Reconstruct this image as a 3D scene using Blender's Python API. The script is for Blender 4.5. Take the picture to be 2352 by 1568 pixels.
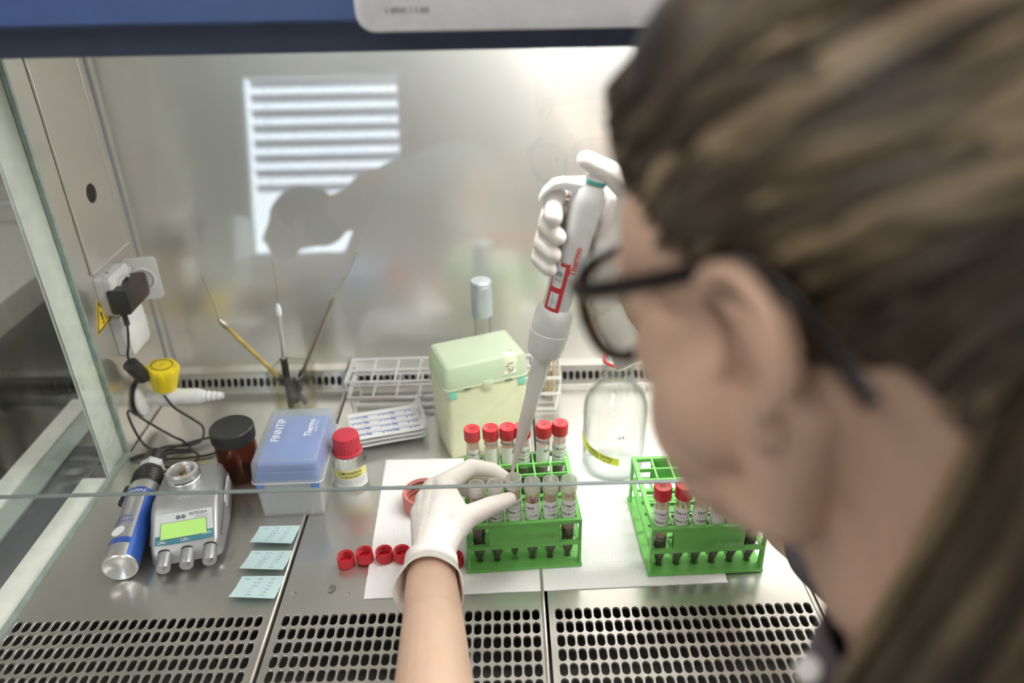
import bpy, bmesh, math, random
from mathutils import Vector, Matrix, Euler, noise
random.seed(7)
scene = bpy.context.scene
for o in list(bpy.data.objects): bpy.data.objects.remove(o)
PI = math.pi
S = 0.001                                   # everything below is authored in millimetres

# ------------------------------------------------------------------ camera
cam_data = bpy.data.cameras.new('camera'); cam = bpy.data.objects.new('camera', cam_data)
scene.collection.objects.link(cam); scene.camera = cam
cam_data.sensor_fit = 'HORIZONTAL'; cam_data.sensor_width = 36.0
cam_data.lens = 36.0*1746.5/2352.0; cam_data.clip_start = 0.01; cam_data.clip_end = 60
def cam_axes(p, y, r):
    f = Vector((-math.sin(y)*math.cos(p), math.cos(y)*math.cos(p), -math.sin(p)))
    r0 = Vector((math.cos(y), math.sin(y), 0)); u0 = r0.cross(f)
    return math.cos(r)*r0+math.sin(r)*u0, -math.sin(r)*r0+math.cos(r)*u0, f
_r, _u, _f = cam_axes(0.5066, -0.0070, -0.0189)
_m = Matrix((_r, _u, -_f)).transposed().to_4x4(); _m.translation = Vector((-37.34, -614.9, 668.1))*S
cam.matrix_world = _m
cam_data.dof.use_dof = True; cam_data.dof.focus_distance = 0.86; cam_data.dof.aperture_fstop = 2.6

# ------------------------------------------------------------------ world (daylight outside the lab window), exposure
world = bpy.data.worlds.new('daylight'); scene.world = world; world.use_nodes = True
bg = world.node_tree.nodes['Background']; bg.inputs[0].default_value = (0.80, 0.88, 1.0, 1); bg.inputs[1].default_value = 10.0
scene.view_settings.view_transform = 'Standard'; scene.view_settings.look = 'None'
scene.view_settings.exposure = 0.3; scene.view_settings.gamma = 1.0
try: scene.view_settings.use_curve_mapping = False
except Exception: pass
scene.cycles.transparent_max_bounces = 40
scene.cycles.max_bounces = 10
TUBE_LIGHT = 48.0        # radiance of the fluorescent tubes in the cabinet roof
ROOM_LIGHT = 5.0         # radiance of the ceiling panels of the lab

# ------------------------------------------------------------------ materials
MATS = {}
def new_mat(name):
    m = bpy.data.materials.new(name); m.use_nodes = True; nt = m.node_tree; nt.nodes.clear()
    out = nt.nodes.new('ShaderNodeOutputMaterial'); MATS[name] = m
    return m, nt, out
def _noise(nt, scale, detail=3, vec_scale=None, coord='Object'):
    tc = nt.nodes.new('ShaderNodeTexCoord'); mp = nt.nodes.new('ShaderNodeMapping'); n = nt.nodes.new('ShaderNodeTexNoise')
    nt.links.new(tc.outputs[coord], mp.inputs[0]); nt.links.new(mp.outputs[0], n.inputs['Vector'])
    if vec_scale: mp.inputs['Scale'].default_value = vec_scale
    n.inputs['Scale'].default_value = scale; n.inputs['Detail'].default_value = detail
    return n
def pmat(name, col, rough=0.5, metal=0.0, var=0.06, nscale=60, bump=0.0, bscale=400, trans=0.0, ior=1.45, sss=0.0, coat=0.0, vec=None, emit=0.0, spec=0.5, bdist=0.0004, aniso=0.0):
    m, nt, out = new_mat(name); b = nt.nodes.new('ShaderNodeBsdfPrincipled'); nt.links.new(b.outputs[0], out.inputs[0])
    n = _noise(nt, nscale, 4, vec); rp = nt.nodes.new('ShaderNodeValToRGB')
    c0 = tuple(max(0, c*(1-var)) for c in col[:3])+(1,); c1 = tuple(min(1, c*(1+var)) for c in col[:3])+(1,)
    rp.color_ramp.elements[0].color = c0; rp.color_ramp.elements[1].color = c1
    rp.color_ramp.elements[0].position = .3; rp.color_ramp.elements[1].position = .7
    nt.links.new(n.outputs['Fac'], rp.inputs[0]); nt.links.new(rp.outputs[0], b.inputs['Base Color'])
    b.inputs['Roughness'].default_value = rough; b.inputs['Metallic'].default_value = metal
    b.inputs['IOR'].default_value = ior; b.inputs['Transmission Weight'].default_value = trans
    b.inputs['Specular IOR Level'].default_value = spec
    if aniso: b.inputs['Anisotropic'].default_value = aniso
    if sss:
        b.inputs['Subsurface Weight'].default_value = sss; b.inputs['Subsurface Radius'].default_value = (.008, .003, .0015); b.inputs['Subsurface Scale'].default_value = 0.6
    if coat: b.inputs['Coat Weight'].default_value = coat
    if emit: b.inputs['Emission Color'].default_value = tuple(col[:3])+(1,); b.inputs['Emission Strength'].default_value = emit
    if bump:
        n2 = _noise(nt, bscale, 3, vec); bp = nt.nodes.new('ShaderNodeBump'); bp.inputs['Strength'].default_value = bump; bp.inputs['Distance'].default_value = bdist
        nt.links.new(n2.outputs['Fac'], bp.inputs['Height']); nt.links.new(bp.outputs[0], b.inputs['Normal'])
    return m
def steel(name, col, rough, vec, bump=.25, rvar=.04, wide=.55, share=.5):
    """brushed sheet: a tight reflection lobe over the wide scatter of the brush marks"""
    m, nt, out = new_mat(name); N = nt.nodes.new; L = nt.links.new
    n3 = _noise(nt, 5, 4); rp = N('ShaderNodeValToRGB'); L(n3.outputs['Fac'], rp.inputs[0])
    rp.color_ramp.elements[0].color = tuple(c*.95 for c in col)+(1,); rp.color_ramp.elements[1].color = tuple(min(1, c*1.04) for c in col)+(1,)
    n = _noise(nt, 120, 5, vec); n2 = _noise(nt, 420, 3, vec); bp = N('ShaderNodeBump'); bp.inputs['Strength'].default_value = bump; bp.inputs['Distance'].default_value = .00006
    L(n2.outputs['Fac'], bp.inputs['Height']); lobes = []
    for r in (rough, wide):
        b = N('ShaderNodeBsdfPrincipled'); b.inputs['Metallic'].default_value = 1; L(rp.outputs[0], b.inputs['Base Color']); L(bp.outputs[0], b.inputs['Normal'])
        mr = N('ShaderNodeMapRange'); mr.inputs[3].default_value = r-rvar; mr.inputs[4].default_value = r+rvar; L(n.outputs['Fac'], mr.inputs[0]); L(mr.outputs[0], b.inputs['Roughness']); lobes.append(b)
    ms = N('ShaderNodeMixShader'); ms.inputs[0].default_value = share; L(lobes[0].outputs[0], ms.inputs[1]); L(lobes[1].outputs[0], ms.inputs[2]); L(ms.outputs[0], out.inputs[0])
    return m
def glass(name, tint=(1, 1, 1), edge=(.75, .85, .8), f0=.04, rough=0.01, epow=2.5, refl=1.0, haze=0.0, hazecol=(.9, .9, .9)):
    """clear wall: straight-through transparency with a Schlick reflection, darker where the path through the wall is long"""
    m, nt, out = new_mat(name); N = nt.nodes.new; L = nt.links.new
    g = N('ShaderNodeNewGeometry'); d = N('ShaderNodeVectorMath'); d.operation = 'DOT_PRODUCT'; L(g.outputs['Normal'], d.inputs[0]); L(g.outputs['Incoming'], d.inputs[1])
    a = N('ShaderNodeMath'); a.operation = 'ABSOLUTE'; L(d.outputs['Value'], a.inputs[0])
    om = N('ShaderNodeMath'); om.operation = 'SUBTRACT'; om.inputs[0].default_value = 1; L(a.outputs[0], om.inputs[1])
    p = N('ShaderNodeMath'); p.operation = 'POWER'; L(om.outputs[0], p.inputs[0]); p.inputs[1].default_value = 5
    ma = N('ShaderNodeMath'); ma.operation = 'MULTIPLY_ADD'; L(p.outputs[0], ma.inputs[0]); ma.inputs[1].default_value = (1-f0)*refl; ma.inputs[2].default_value = f0*refl
    pe = N('ShaderNodeMath'); pe.operation = 'POWER'; L(om.outputs[0], pe.inputs[0]); pe.inputs[1].default_value = epow
    mx = N('ShaderNodeMix'); mx.data_type = 'RGBA'; L(pe.outputs[0], mx.inputs[0]); mx.inputs[6].default_value = tuple(tint)+(1,); mx.inputs[7].default_value = tuple(edge)+(1,)
    t = N('ShaderNodeBsdfTransparent'); L(mx.outputs[2], t.inputs[0]); gl = N('ShaderNodeBsdfGlossy'); gl.inputs['Roughness'].default_value = rough
    base = t.outputs[0]
    if haze:
        df = N('ShaderNodeBsdfDiffuse'); df.inputs[0].default_value = tuple(hazecol)+(1,); tl = N('ShaderNodeBsdfTranslucent'); tl.inputs[0].default_value = tuple(hazecol)+(1,)
        m2 = N('ShaderNodeMixShader'); m2.inputs[0].default_value = .5; L(df.outputs[0], m2.inputs[1]); L(tl.outputs[0], m2.inputs[2])
        n = _noise(nt, 300, 3); mr = N('ShaderNodeMapRange'); mr.inputs[3].default_value = haze*.92; mr.inputs[4].default_value = min(1, haze*1.08); L(n.outputs['Fac'], mr.inputs[0])
        m3 = N('ShaderNodeMixShader'); L(mr.outputs[0], m3.inputs[0]); L(t.outputs[0], m3.inputs[1]); L(m2.outputs[0], m3.inputs[2]); base = m3.outputs[0]
    ms = N('ShaderNodeMixShader'); L(ma.outputs[0], ms.inputs[0]); L(base, ms.inputs[1]); L(gl.outputs[0], ms.inputs[2]); L(ms.outputs[0], out.inputs[0])
    return m
def emis(name, col, s):
    m, nt, out = new_mat(name); e = nt.nodes.new('ShaderNodeEmission'); e.inputs[0].default_value = tuple(col)+(1,); e.inputs[1].default_value = s; nt.links.new(e.outputs[0], out.inputs[0]); return m

STEEL_TOP = steel('brushed_steel_top', (.66, .645, .62), .21, (.1, 3, 3), bump=.25, share=.38)
STEEL_WALL = steel('brushed_steel_wall', (.86, .845, .815), .19, (3, 3, .1), bump=.3, share=.55)
STEEL_SIDE = steel('brushed_steel_side', (.82, .795, .75), .14, (3, 3, .1), bump=.08, share=.45)
STEEL_EDGE = steel('steel_edge', (.74, .72, .69), .25, (1, 1, 1), bump=.05)
WIRE = steel('rack_wire', (.88, .87, .85), .22, (1, 1, 1), bump=.05)
ALU = steel('aluminium', (.80, .80, .80), .26, (.3, .3, 3), bump=.03, rvar=.015, share=.4)
ALUBLUE = steel('satin_aluminium_cap', (.66, .71, .77), .33, (1, 1, .2))
DARK = pmat('dark_plenum', (.06, .058, .055), .7)
BLACKGAP = pmat('black_gap', (.012, .012, .012), .8)
SASH = glass('sash_glass', (.985, .995, .99), (.9, .97, .94), f0=.048)
SIDEGLASS = glass('side_window_glass', (.985, .995, .985), (.88, .96, .92), f0=.05)
GLASSEDGE = pmat('green_glass_edge', (.36, .45, .42), .2, var=.15, trans=.2)
SASHEDGE = pmat('sash_glass_edge', (.34, .39, .40), .2, var=.1, trans=.3)
WHITEPAINT = pmat('white_enamel', (.80, .81, .77), .45, bump=.08, bscale=900)
GREYPAINT = pmat('grey_sill', (.12, .125, .14), .5)
PALEGREEN = pmat('pale_green_sill', (.36, .42, .40), .35)
BLUE = pmat('blue_header_paint', (.062, .115, .30), .42, bump=.05, bscale=700)
BLUE_SHADED = pmat('shaded_header_blue', (.062, .076, .125), .5, bump=.05, bscale=700)  # header blue with the shade below the protruding cover put into its colour
WHITECARD = pmat('white_control_panel', (.80, .80, .83), .35)
INK = pmat('black_ink', (.02, .02, .025), .6)
INKGREY = pmat('grey_print', (.32, .32, .34), .6)
INKBLUE = pmat('blue_print', (.06, .10, .42), .5)
PENBLUE = pmat('pen_ink', (.05, .13, .33), .5)
WHITEPRINT = pmat('white_print', (.86, .88, .92), .4)
REDPRINT = pmat('red_print', (.75, .05, .05), .4)
BLACKPL = pmat('black_plastic', (.022, .022, .023), .38, bump=.05)
BLACKRUB = pmat('black_rubber', (.018, .018, .018), .5)
GREYPL = pmat('light_grey_plastic', (.62, .62, .62), .35)
WHITEPL = pmat('white_plastic', (.80, .80, .80), .3)
YELLOW = pmat('yellow_plastic', (.86, .66, .02), .38)
SIGNYEL = pmat('sign_yellow', (.85, .58, .03), .5)
REDCAP = pmat('red_cap_plastic', (.62, .022, .035), .36, bump=.06, bscale=600)
REDCAP2 = pmat('red_bottle_cap', (.52, .035, .06), .42, bump=.15, bscale=500)
PINKCAP = pmat('faded_red_cap', (.56, .20, .175), .5, bump=.15, bscale=400)
GREENPL = pmat('green_rack_plastic', (.17, .50, .115), .4, var=.08, bump=.05)
CLEARPL = glass('clear_tube_plastic', (.99, .988, .985), (.86, .86, .85), f0=.04, haze=.035)
RIMPL = glass('tube_rim_plastic', (.98, .975, .97), (.86, .85, .84), f0=.05, haze=.42, hazecol=(.97, .94, .93))
BOTGLASS = glass('clear_bottle_glass', (.985, .99, .985), (.50, .56, .52), f0=.045, epow=3)
WATER = glass('water', (.985, .99, .99), (.85, .88, .88), f0=.02, epow=3)
BEAKGLASS = glass('yellowish_pressed_glass', (.99, .99, .965), (.66, .66, .52), f0=.06, epow=2)
AMBER = glass('amber_glass', (.78, .49, .17), (.36, .15, .03), f0=.045, epow=1.5)
AMBERLIQ = glass('amber_liquid', (.72, .42, .12), (.5, .25, .06), f0=.02, haze=.12, hazecol=(.5, .25, .05))
FROST = glass('frosted_clear_polypropylene', (.95, .96, .97), (.85, .86, .87), f0=.04, rough=.25, haze=.24, hazecol=(.94, .95, .96))
FROSTB = glass('frosted_white_polypropylene', (.95, .96, .96), (.88, .89, .89), f0=.04, rough=.3, haze=.5, hazecol=(.93, .94, .93))
GREENLID = glass('frosted_green_lid', (.93, .96, .86), (.8, .84, .7), f0=.04, rough=.3, haze=.55, hazecol=(.91, .93, .82))
GREENBOX = pmat('yellow_green_polypropylene', (.70, .72, .49), .4, trans=0, sss=.0, var=.03)
TEAL = pmat('teal_tray', (.22, .58, .44), .45)
BLUETRAY = pmat('blue_tip_tray', (.115, .265, .74), .4)
PAPER = pmat('paper_label', (.86, .86, .86), .65, var=.02)
TOWEL = pmat('paper_towel', (.87, .87, .88), .85, var=.015, bump=.0)
TAPEY = pmat('yellow_tape', (.84, .78, .25), .6)
TAPEF = pmat('fluorescent_yellow_tape', (.80, .84, .08), .6)
TAPEB = pmat('masking_tape', (.80, .76, .62), .7)
POSTIT = pmat('pale_blue_note_paper', (.53, .70, .72), .7, var=.02)
BLOOD = pmat('dark_blood', (.035, .007, .010), .25, var=.3, nscale=120)
BLOODRED = pmat('red_blood', (.50, .015, .025), .25, var=.3, nscale=120)
SMEAR = glass('blood_smeared_wall', (.97, .88, .84), (.85, .66, .6), f0=.02, haze=.34, hazecol=(.86, .54, .48))
SMEARR = pmat('blood_streak', (.42, .06, .06), .4, var=.4, nscale=200)
LATEX = pmat('latex_glove', (.83, .775, .745), .5, var=.03, bump=.35, bscale=170, sss=.15, bdist=.0008, vec=(1, 2.2, 1.6))
LATEXCUFF = pmat('latex_cuff', (.84, .80, .70), .5, var=.03, bump=.2, bscale=400, sss=.1)
SKIN = pmat('skin', (.66, .45, .34), .5, var=.07, nscale=25, bump=.08, bscale=900, sss=.25)
HAIRM = None
TORT = None
LCD = pmat('lcd_green', (.36, .62, .16), .4, var=.02, emit=.25)
SILVER = pmat('silver_plastic', (.40, .405, .42), .36, metal=.5, bump=.05)
DKGREY = pmat('dark_grey_plastic', (.16, .16, .17), .45)
TEALPR = pmat('teal_print', (.05, .20, .26), .4)
PANELPR = pmat('panel_grey', (.60, .62, .66), .4)
CANBLUE = pmat('can_blue', (.03, .10, .42), .35, metal=.2)
COAT = pmat('grey_purple_cloth', (.10, .085, .11), .8, bump=.2, bscale=500)
COATB = pmat('pale_blue_lab_coat', (.62, .79, .81), .8, bump=.2)
WOOD = pmat('pale_wood_sticks', (.68, .50, .28), .7, var=.2, vec=(6, 6, .3))
ROD1 = pmat('ochre_rod', (.42, .30, .07), .45, var=.2)
ROD2 = steel('rod_metal', (.42, .38, .30), .3, (1, 1, .2))
LAMPW = emis('fluorescent_tube_glow', (1, .985, .95), TUBE_LIGHT)
PANELW = emis('ceiling_panel_glow', (1, .95, .88), ROOM_LIGHT)
WALLP = pmat('lab_wall_paint', (.55, .52, .46), .8)
FLOORP = pmat('lab_floor', (.28, .27, .26), .5)
CEILP = pmat('lab_ceiling', (.7, .7, .68), .9)
BLINDM = pmat('blind_slat_metal', (.30, .33, .42), .5, metal=.3)
ORANGE = pmat('orange_card', (.62, .34, .10), .7)
BENCHM = pmat('bench_laminate', (.62, .61, .60), .5)
CABM = pmat('grey_cabinet', (.24, .225, .20), .6)

def towel_emboss():
    nt = TOWEL.node_tree; b = [n for n in nt.nodes if n.type == 'BSDF_PRINCIPLED'][0]
    tc = nt.nodes.new('ShaderNodeTexCoord'); v = nt.nodes.new('ShaderNodeTexVoronoi'); v.inputs['Scale'].default_value = 210; v.inputs['Randomness'].default_value = .12
    nt.links.new(tc.outputs['Object'], v.inputs['Vector']); bp = nt.nodes.new('ShaderNodeBump'); bp.inputs['Strength'].default_value = .55; bp.inputs['Distance'].default_value = .0009
    nt.links.new(v.outputs['Distance'], bp.inputs['Height']); nt.links.new(bp.outputs[0], b.inputs['Normal'])
towel_emboss()
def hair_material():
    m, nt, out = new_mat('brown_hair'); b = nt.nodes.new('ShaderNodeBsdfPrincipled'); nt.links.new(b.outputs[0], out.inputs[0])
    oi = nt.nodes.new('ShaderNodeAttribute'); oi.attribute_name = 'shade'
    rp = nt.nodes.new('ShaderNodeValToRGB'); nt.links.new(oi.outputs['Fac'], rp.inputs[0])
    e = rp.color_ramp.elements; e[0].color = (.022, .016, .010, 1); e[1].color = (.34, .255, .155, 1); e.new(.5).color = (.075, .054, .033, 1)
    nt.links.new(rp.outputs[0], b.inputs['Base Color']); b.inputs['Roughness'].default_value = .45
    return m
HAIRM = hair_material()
def tortoise():
    m, nt, out = new_mat('tortoiseshell'); b = nt.nodes.new('ShaderNodeBsdfPrincipled'); nt.links.new(b.outputs[0], out.inputs[0])
    n = _noise(nt, 45, 2); rp = nt.nodes.new('ShaderNodeValToRGB'); nt.links.new(n.outputs['Fac'], rp.inputs[0])
    e = rp.color_ramp.elements; e[0].position = .56; e[0].color = (.010, .007, .006, 1); e[1].position = .72; e[1].color = (.30, .11, .018, 1)
    nt.links.new(rp.outputs[0], b.inputs['Base Color']); b.inputs['Roughness'].default_value = .2; return m
TORT = tortoise()
LENS = glass('spectacle_lens', (.97, .97, .95), (.9, .9, .88), f0=.08)

# ------------------------------------------------------------------ mesh helpers
COL = scene.collection
class MB:
    def __init__(s): s.v = []; s.f = []
    def add(s, v, f):
        k = len(s.v); s.v += [tuple(p) for p in v]; s.f += [tuple(i+k for i in q) for q in f]; return s
    def box(s, x0, x1, y0, y1, z0, z1):
        v = [(x, y, z) for z in (z0, z1) for y in (y0, y1) for x in (x0, x1)]
        return s.add(v, [(0, 2, 3, 1), (4, 5, 7, 6), (0, 1, 5, 4), (2, 6, 7, 3), (0, 4, 6, 2), (1, 3, 7, 5)])
    def loft(s, rings, cap0=True, cap1=True, close=False):
        n = len(rings[0]); v = [p for r in rings for p in r]; f = []
        m = len(rings)
        for a in range(m if close else m-1):
            b = (a+1) % m
            for i in range(n): f.append((a*n+i, a*n+(i+1) % n, b*n+(i+1) % n, b*n+i))
        if not close:
            if cap0: f.append(tuple(range(n-1, -1, -1)))
            if cap1: f.append(tuple((m-1)*n+i for i in range(n)))
        return s.add(v, f)
    def lathe(s, prof, seg=32, c=(0, 0), closed=False, cap0=False, cap1=False):
        rings = [[(c[0]+r*math.cos(2*PI*i/seg), c[1]+r*math.sin(2*PI*i/seg), z) for i in range(seg)] for r, z in prof]
        return s.loft(rings, cap0, cap1, closed)
    def tube(s, path, r, seg=8, caps=True, flat=None, thin=1.0):
        P = [Vector(p) for p in path]; n = len(P)
        R = r if isinstance(r, (list, tuple)) else [r]*n
        T = [(P[min(i+1, n-1)]-P[max(i-1, 0)]).normalized() for i in range(n)]
        up = Vector((0, 0, 1)) if abs(T[0].z) < .9 else Vector((0, 1, 0))
        nrm = (up-T[0]*up.dot(T[0])).normalized(); rings = []
        for i in range(n):
            if i: nrm = (nrm-T[i]*nrm.dot(T[i])).normalized()
            b = T[i].cross(nrm); k = flat if flat else 1
            rings.append([tuple(P[i]+(nrm*math.cos(2*PI*j/seg)*k+b*math.sin(2*PI*j/seg)*thin)*R[i]) for j in range(seg)])
        return s.loft(rings, caps, caps)
    def ball(s, c, r, seg=16, rings=10, M=None):
        rr = r if isinstance(r, (list, tuple)) else (r, r, r); v = []; f = []
        v.append((0, 0, -1))
        for a in range(1, rings):
            t = -PI/2+PI*a/rings
            for i in range(seg): v.append((math.cos(t)*math.cos(2*PI*i/seg), math.cos(t)*math.sin(2*PI*i/seg), math.sin(t)))
        v.append((0, 0, 1)); L = len(v)-1
        for i in range(seg):
            f.append((0, 1+(i+1) % seg, 1+i)); f.append((L, L-seg+i, L-seg+(i+1) % seg))
            for a in range(rings-2):
                b = 1+a*seg; f.append((b+i, b+(i+1) % seg, b+seg+(i+1) % seg, b+seg+i))
        v = [Vector((p[0]*rr[0], p[1]*rr[1], p[2]*rr[2])) for p in v]
        if M is not None: v = [M@p for p in v]
        return s.add([p+Vector(c) for p in v], f)
    def capsule(s, a, b, ra, rb, seg=16, n=5, flat=1.0, side=None):
        """tapered capsule from a to b, as one closed surface"""
        a, b = Vector(a), Vector(b); t = (b-a).normalized()
        up = Vector(side) if side else (Vector((0, 0, 1)) if abs(t.z) < .9 else Vector((0, 1, 0)))
        u = (up-t*up.dot(t)).normalized(); w = t.cross(u); rings = []
        for i in range(n): q = -PI/2+PI/2*(i+.35)/n; rings.append((a+t*ra*math.sin(q), ra*math.cos(q)))
        rings.append((a, ra)); rings.append((b, rb))
        for i in range(n): q = PI/2*(i+.65)/n; rings.append((b+t*rb*math.sin(q), rb*math.cos(q)))
        return s.loft([[tuple(c+(u*math.cos(2*PI*j/seg)*flat+w*math.sin(2*PI*j/seg))*r) for j in range(seg)] for c, r in rings])
    def xf(s, M): s.v = [tuple(M@Vector(p)) for p in s.v]; return s
    def mesh(s, name, smooth=40):
        me = bpy.data.meshes.new(name); me.from_pydata([(x*S, y*S, z*S) for x, y, z in s.v], [], s.f); me.validate(); 
        if smooth:
            me.polygons.foreach_set('use_smooth', [True]*len(me.polygons)); me.set_sharp_from_angle(angle=math.radians(smooth))
        me.update(); return me
def fix_normals(me):
    bm = bmesh.new(); bm.from_mesh(me); bmesh.ops.recalc_face_normals(bm, faces=bm.faces); bm.to_mesh(me); bm.free()
def link(name, me, mat, parent=None, loc=None, rot=None):
    if mat and not me.materials: me.materials.append(mat)
    o = bpy.data.objects.new(name, me); COL.objects.link(o)
    if parent: o.parent = parent
    if loc: o.location = Vector(loc)*S
    if rot: o.rotation_euler = rot
    return o
def ob(name, mb, mat, parent=None, loc=None, rot=None, smooth=40, bevel=0, bseg=2):
    me = mb.mesh(name, 0); fix_normals(me)
    if bevel:
        bm = bmesh.new(); bm.from_mesh(me); bmesh.ops.remove_doubles(bm, verts=bm.verts, dist=1e-6)
        ed = [e for e in bm.edges if e.is_manifold and e.calc_face_angle(0) > .5]
        bmesh.ops.bevel(bm, geom=ed, offset=bevel*S, segments=bseg, affect='EDGES', profile=.5, clamp_overlap=True); bm.to_mesh(me); bm.free()
    if smooth:
        me.polygons.foreach_set('use_smooth', [True]*len(me.polygons)); me.set_sharp_from_angle(angle=math.radians(smooth))
    return link(name, me, mat, parent, loc, rot)
def tag(o, label=None, cat=None, group=None, kind=None):
    if label: o['label'] = label
    if cat: o['category'] = cat
    if group: o['group'] = group
    if kind: o['kind'] = kind
    return o
def thing(name, label, cat, loc=(0, 0, 0), rz=0, group=None, rot=None):
    o = bpy.data.objects.new(name, None); COL.objects.link(o); o.empty_display_size = .02; o.location = Vector(loc)*S
    o.rotation_euler = rot if rot else (0, 0, rz)
    return tag(o, label, cat, group)
def copy_tree(o, parent=None):
    c = o.copy(); COL.objects.link(c); c.parent = parent
    for ch in o.children: copy_tree(ch, c)
    return c
def rrect(w, d, r, n=5, cx=0, cy=0):
    pts = []
    for k, (sx, sy) in enumerate(((1, 1), (-1, 1), (-1, -1), (1, -1))):
        for i in range(n+1):
            a = PI/2*k+PI/2*i/n; pts.append((cx+sx*(w/2-r)+r*math.cos(a), cy+sy*(d/2-r)+r*math.sin(a)))
    return pts
def rbox(mb, w, d, r, levels, n=5, cap0=True, cap1=True):
    """levels: (z, inset) or (z, inset, cx, cy)"""
    rings = []
    for l in levels:
        z, ins = l[0], l[1]; cx, cy = (l[2], l[3]) if len(l) > 2 else (0, 0)
        rings.append([(x, y, z) for x, y in rrect(w-2*ins, d-2*ins, max(.3, r-ins if r-ins > .3 else .3), n, cx, cy)])
    return mb.loft(rings, cap0, cap1)
_TC = {}
def text_geo(body, size, bold=0.0, align='CENTER'):
    key = (body, bold, align)
    if key not in _TC:
        cu = bpy.data.curves.new('t', 'FONT'); cu.body = body; cu.align_x = align; cu.align_y = 'CENTER'; cu.size = 1; cu.offset = bold; cu.resolution_u = 2
        o = bpy.data.objects.new('t', cu); COL.objects.link(o); dg = bpy.context.evaluated_depsgraph_get(); dg.update()
        me = bpy.data.meshes.new_from_object(o.evaluated_get(dg)); bm = bmesh.new(); bm.from_mesh(me)
        bmesh.ops.remove_doubles(bm, verts=bm.verts, dist=1e-5); bm.verts.ensure_lookup_table()
        _TC[key] = ([tuple(v.co) for v in bm.verts], [tuple(v.index for v in f.verts) for f in bm.faces])
        bm.free(); bpy.data.objects.remove(o); bpy.data.curves.remove(cu); bpy.data.meshes.remove(me)
    v, f = _TC[key]
    return [(x*size, y*size) for x, y, z in v], f
def text(body, size, mat, parent, mp, name='lettering', bold=0.0, align='CENTER', sx=1.0):
    """flat print: mp maps (x, y) in mm to a 3-D point in the parent's space"""
    v, f = text_geo(body, size, bold, align); mb = MB(); mb.add([mp(x*sx, y) for x, y in v], f)
    me = mb.mesh(name, 0); return link(name, me, mat, parent)
def texts(rows, mat, parent, mp, name='lettering', bold=0.0, align='CENTER', sx=1.0):
    mb = MB()
    for body, size, x0, y0 in rows:
        v, f = text_geo(body, size, bold, align); mb.add([mp(x*sx+x0, y+y0) for x, y in v], f)
    return link(name, mb.mesh(name, 0), mat, parent)
def on_cyl(r, a0, z0):
    return lambda x, y: (r*math.cos(a0+x/r), r*math.sin(a0+x/r), z0+y)
def on_plane(o, ax, ay):
    o, ax, ay = Vector(o), Vector(ax).normalized(), Vector(ay).normalized()
    return lambda x, y: tuple(o+ax*x+ay*y)
def cyl_patch(mb, r, a0, a1, z0, z1, n=18, thick=.15):
    v = []; f = []
    for k, rr in enumerate((r, r+thick)):
        for i in range(n+1):
            a = a0+(a1-a0)*i/n
            for z in (z0, z1): v.append((rr*math.cos(a), rr*math.sin(a), z))
    m = 2*(n+1)
    for i in range(n):
        b = 2*i; f.append((b, b+1, b+3, b+2)); f.append((m+b, m+b+2, m+b+3, m+b+1))
        f.append((b, b+2, m+b+2, m+b)); f.append((b+1, m+b+1, m+b+3, b+3))
    f.append((0, m, m+1, 1)); b = 2*n; f.append((b, b+1, m+b+1, m+b)); return mb.add(v, f)
def blob(name, mb, voxel, mat, parent=None, smooth_it=6, fac=.5):
    """fuse overlapping closed volumes into one continuous surface"""
    me = mb.mesh(name, 0); fix_normals(me)
    o = bpy.data.objects.new('tmp', me); COL.objects.link(o)
    md = o.modifiers.new('r', 'REMESH'); md.mode = 'VOXEL'; md.voxel_size = voxel*S; md.use_smooth_shade = True
    sm = o.modifiers.new('s', 'SMOOTH'); sm.factor = fac; sm.iterations = smooth_it
    dg = bpy.context.evaluated_depsgraph_get(); dg.update(); m2 = bpy.data.meshes.new_from_object(o.evaluated_get(dg)); m2.name = name
    bpy.data.objects.remove(o); bpy.data.meshes.remove(me)
    m2.polygons.foreach_set('use_smooth', [True]*len(m2.polygons)); m2.materials.clear()
    return link(name, m2, mat, parent)
def smooth_path(pts, n=8):
    """Catmull-Rom through the points"""
    P = [Vector(p) for p in pts]; P = [P[0]*2-P[1]]+P+[P[-1]*2-P[-2]]; out = []
    for i in range(1, len(P)-2):
        for k in range(n):
            t = k/n; a, b, c, d = P[i-1:i+3]
            out.append(.5*((2*b)+(c-a)*t+(2*a-5*b+4*c-d)*t*t+(3*b-a-3*c+d)*t**3))
    out.append(P[-2]); return out

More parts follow.
